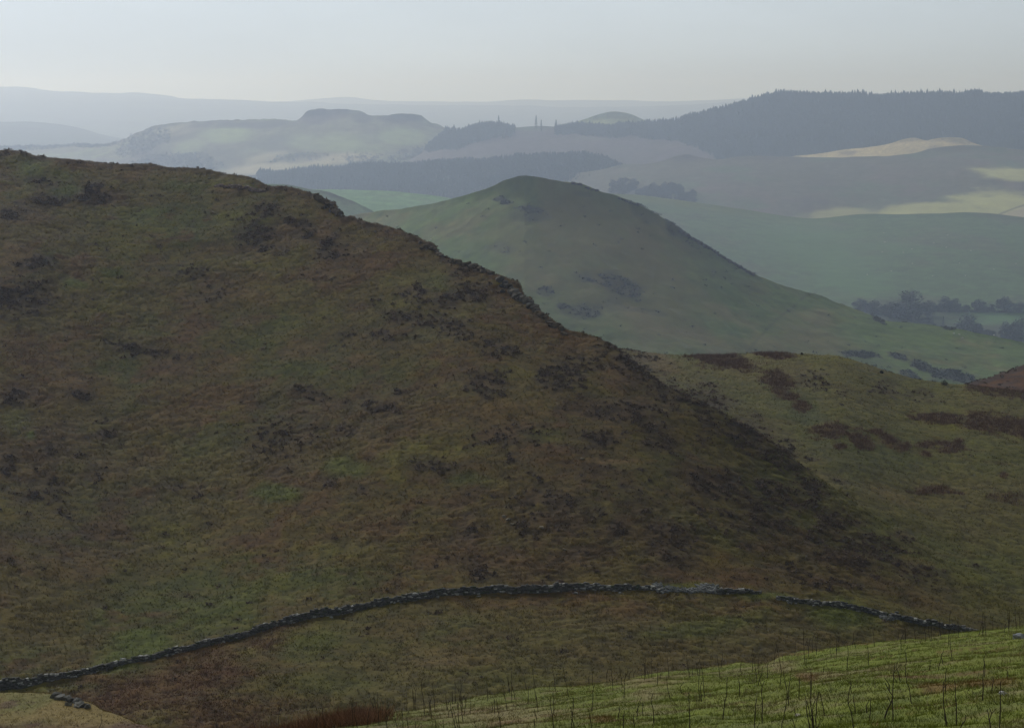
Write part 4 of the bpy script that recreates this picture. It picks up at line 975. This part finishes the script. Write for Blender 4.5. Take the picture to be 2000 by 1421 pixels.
# lone conifers on the skyline
for i, (x, y, w, h, slim, lab) in enumerate([(974,251,11,25,1.0,'tall pointed conifer on the end of the small skyline wood'),(984,252,6,15,.9,'short thin conifer right of the pointed one on the skyline'),(963,250,4,14,.6,'thin bare conifer left of the pointed one on the skyline'),
        (1047,256,10,31,1.1,'taller of the two lone conifers standing on the bare skyline'),(1057,258,9,24,1.1,'shorter of the two lone conifers standing on the bare skyline'),(1086,254,12,20,1.1,'conifer standing clear at the left end of the forest')]):
    o = conifer(lab, 'lone conifers on the skyline', 560 + i, slim=slim, gaps=(i == 3))
    put(o, forest_hill, x, y, w, h, 7.5, 18)
# plantations: one mass each
def plantation(name, S, n, dens, h0, h1, seed, col, label):
    q = np.random.default_rng(seed)
    P, r, c = S.scatter(n, dens, q, back=False)
    H = (h0 + (h1 - h0) * (0.65 * q.random(n) + 0.35 * (q.random(n) < .06))) * (0.6 + 0.8 * noise(P[:, 0] / 50, P[:, 1] / 50, seed)); sides = 5; a = np.arange(sides + 1) * 2 * np.pi / sides
    T, Cc = [], []
    for tier, (zb, zt, rr) in enumerate(((.05, .6, .28), (.35, .85, .21), (.6, 1.05, .13))):
        ph = q.uniform(0, 6.28, n)
        for j in range(sides):
            rj = rr * H * q.uniform(.7, 1.25, n); rk_ = rr * H * q.uniform(.7, 1.25, n)
            b0 = P + np.stack([rj * np.cos(a[j] + ph), rj * np.sin(a[j] + ph), H * zb], -1)
            b1 = P + np.stack([rk_ * np.cos(a[j+1] + ph), rk_ * np.sin(a[j+1] + ph), H * zb], -1)
            tp = P + np.stack([0 * H, 0 * H, H * zt], -1)
            T.append(np.stack([b0, b1, tp], 1)); Cc.append(np.array(col)[None] * q.uniform(.6, 1.4, (n, 1)))
    o = tri_obj(name, np.concatenate(T), np.concatenate(Cc), M_needle, 'stuff'); o['label'] = label
    return o
wd = forest_hill
plantation('conifer_forest', wd, 26000, k_wood(wd.PX, wd.PY, wd.X, wd.Y) * (wd.PX > 800) * (wd.PY < 330), 7, 22, 21, (0.026, 0.036, 0.027), 'dark conifer plantation covering the right-hand far ridge')
plantation('conifer_plantation', wooded, 13000, ((wooded.PX > 500) & (wooded.PX < 1300) & (wooded.PY < 400)).astype(float), 6, 18, 22, (0.024, 0.033, 0.027), 'dark conifer plantation on the low middle ridge')
pm = patch_mask(crag, [(-60,282,120,292),(110,275,225,290),(225,262,330,300,-20,.7),(760,300,800,320,0,.7),(800,285,850,320),(270,300,420,335),(530,300,640,316,-5,.5),(660,300,760,330,0,.5)], 0.3, 0.4, 150, 120)
q = np.random.default_rng(23)
P, r, c = crag.scatter(2600, pm, q)
T, Cc = leaf_domes(P, np.array((0.04, 0.045, 0.036))[None] * q.uniform(.7, 1.3, (len(P), 1)), q.uniform(3, 6, len(P)), q.uniform(5, 12, len(P)), 36, 1.3, q)
tri_obj('distant_woodland', T, Cc, M_needle, 'stuff')['label'] = 'far-off woods and hedges round the craggy hill'

# ------------------------------------------------------------ sheep and a post
def sheep_mesh():
    sk = bpy.data.meshes.new('sk')
    V = [(0,0,.62),(.28,0,.62),(-.3,0,.64),(.5,0,.72),(.63,0,.84),(.78,0,.76),(.3,.13,.45),(.3,.13,.22),(.3,.13,0),(.3,-.13,.45),(.3,-.13,.22),(.3,-.13,0),(-.3,.13,.45),(-.36,.13,.24),(-.32,.13,0),(-.3,-.13,.45),(-.36,-.13,.24),(-.32,-.13,0)]
    E = [(0,1),(0,2),(1,3),(3,4),(4,5),(1,6),(6,7),(7,8),(1,9),(9,10),(10,11),(2,12),(12,13),(13,14),(2,15),(15,16),(16,17)]
    Rr = [.27,.25,.25,.15,.10,.06,.09,.05,.04,.09,.05,.04,.10,.05,.04,.10,.05,.04]
    sk.from_pydata(V, E, []); o = bpy.data.objects.new('sk', sk); COL.objects.link(o)
    m = o.modifiers.new('s', 'SKIN'); m2 = o.modifiers.new('d', 'SUBSURF'); m2.levels = 1
    for i, r in enumerate(Rr): sk.skin_vertices[0].data[i].radius = (r, r * .9)
    sk.skin_vertices[0].data[0].use_root = True
    me = bpy.data.meshes.new_from_object(o.evaluated_get(bpy.context.evaluated_depsgraph_get()))
    bpy.data.objects.remove(o)
    ca = me.color_attributes.new('tint', 'FLOAT_COLOR', 'POINT')
    for i, v in enumerate(me.vertices):
        dark = v.co.x > .60 or v.co.z < .34
        ca.data[i].color = (.13, .12, .11, 1) if dark else (.62, .60, .54, 1)
    me.materials.append(M_sheep)
    return me
M_sheep = material('fleece', nscale=9.0, namp=0.12)
shm = sheep_mesh()
rz = np.random.default_rng(18)
SH = [(slope, x, y) for x, y in [(1726,455),(1851,459),(1824,475),(1848,483),(1781,487),(1764,494),(1723,493),(1896,489),(1782,516),(1874,515),(1941,526),(1984,515),(1694,538),(1741,530),(1822,539),(1886,539),(1728,473)]]
def add_sheep(S, x, y, lab, group, sc=1.5):
    o = bpy.data.objects.new('sheep', shm); COL.objects.link(o)
    o.location = S.at(x, y); o.rotation_euler = (0, 0, rz.choice([0, 3.14]) + rz.normal(0, .5)); o.scale = (sc, sc, sc)
    tag(o, lab, 'sheep', group)
for S, x, y in SH: add_sheep(S, x, y, 'tiny white sheep grazing on the long green slope at the right', 'sheep scattered over the long green slope', 1.6)
for x, y, lab in [(1863,657,'greyish sheep, left of three on the lower green hill'),(1874,659,'largest white sheep of three on the lower green hill'),(1880,665,'small sheep below the white one on the green hill'),(1941,659,'sheep on the lower skyline of the green hill'),
        (775,445,'white sheep on the left flank of the green hill by the crag'),(842,468,'white sheep on the left flank, farther down the brow')]:
    add_sheep(ghill, x, y, lab, 'sheep on the green hill')
add_sheep(pasture, 659, 372, 'white sheep on the crest of the pale pasture', None)
V, Fc = tube([(0,0,-.3),(0,0,.8),(0.02,0,1.7)], [.14,.13,.12], 6)
Fc = np.array(Fc); po = mesh_obj('fence_post', V, Fc, M_bark); po.location = ghill.at(1582, 573); tag(po, 'single dark post on the skyline of the green hill', 'post')
# bushes on the brow skyline
for i, (x, y, r, lab) in enumerate([(1844,750,.75,'dark round bush on the saddle skyline near the heathery knoll'),(1722,727,.4,'small dark bush on the right skyline of the grassy brow'),(1566,690,.3,'tiny bush at the right end of the rusty patch on the skyline')]):
    q = np.random.default_rng(600 + i)
    T, Cc = leaf_domes(np.zeros((1, 3)), np.array([[0.04, 0.035, 0.025]]), np.array([r]), np.array([r * 1.3]), 260, 0.14, q)
    o = tri_obj('bush', T, Cc, M_leaf); o.location = brow.at(x, y + 1); tag(o, lab, 'bush')
print('detail', round(time.time() - T0, 1))
# ============================================================ the air
hx, hy0, hy1, hz0, hz1 = 15500.0, -600.0, 24600.0, -501.0, 260.0
hv = np.array([(x, y, z) for x in (-hx, hx) for y in (hy0, hy1) for z in (hz0, hz1)])
hf = np.array([(0,1,3,2),(4,6,7,5),(0,4,5,1),(2,3,7,6),(0,2,6,4),(1,5,7,3)])
m = bpy.data.materials.new('haze'); m.use_nodes = True; nt = m.node_tree; nt.nodes.clear()
pv = nt.nodes.new('ShaderNodeVolumePrincipled'); mo = nt.nodes.new('ShaderNodeOutputMaterial')
pv.inputs['Density'].default_value = HAZE_DENSITY; pv.inputs['Anisotropy'].default_value = HAZE_G
pv.inputs['Color'].default_value = HAZE_COLOR + (1,)
pv.inputs['Absorption Color'].default_value = (1, 1, 1, 1)     # clear droplets: scatter, do not absorb
nt.links.new(pv.outputs[0], mo.inputs['Volume'])
haze = mesh_obj('haze', hv, hf, m); haze['kind'] = 'stuff'; haze['label'] = 'thin blue-grey haze filling the air over all the hills'
print('built', round(time.time() - T0, 1))
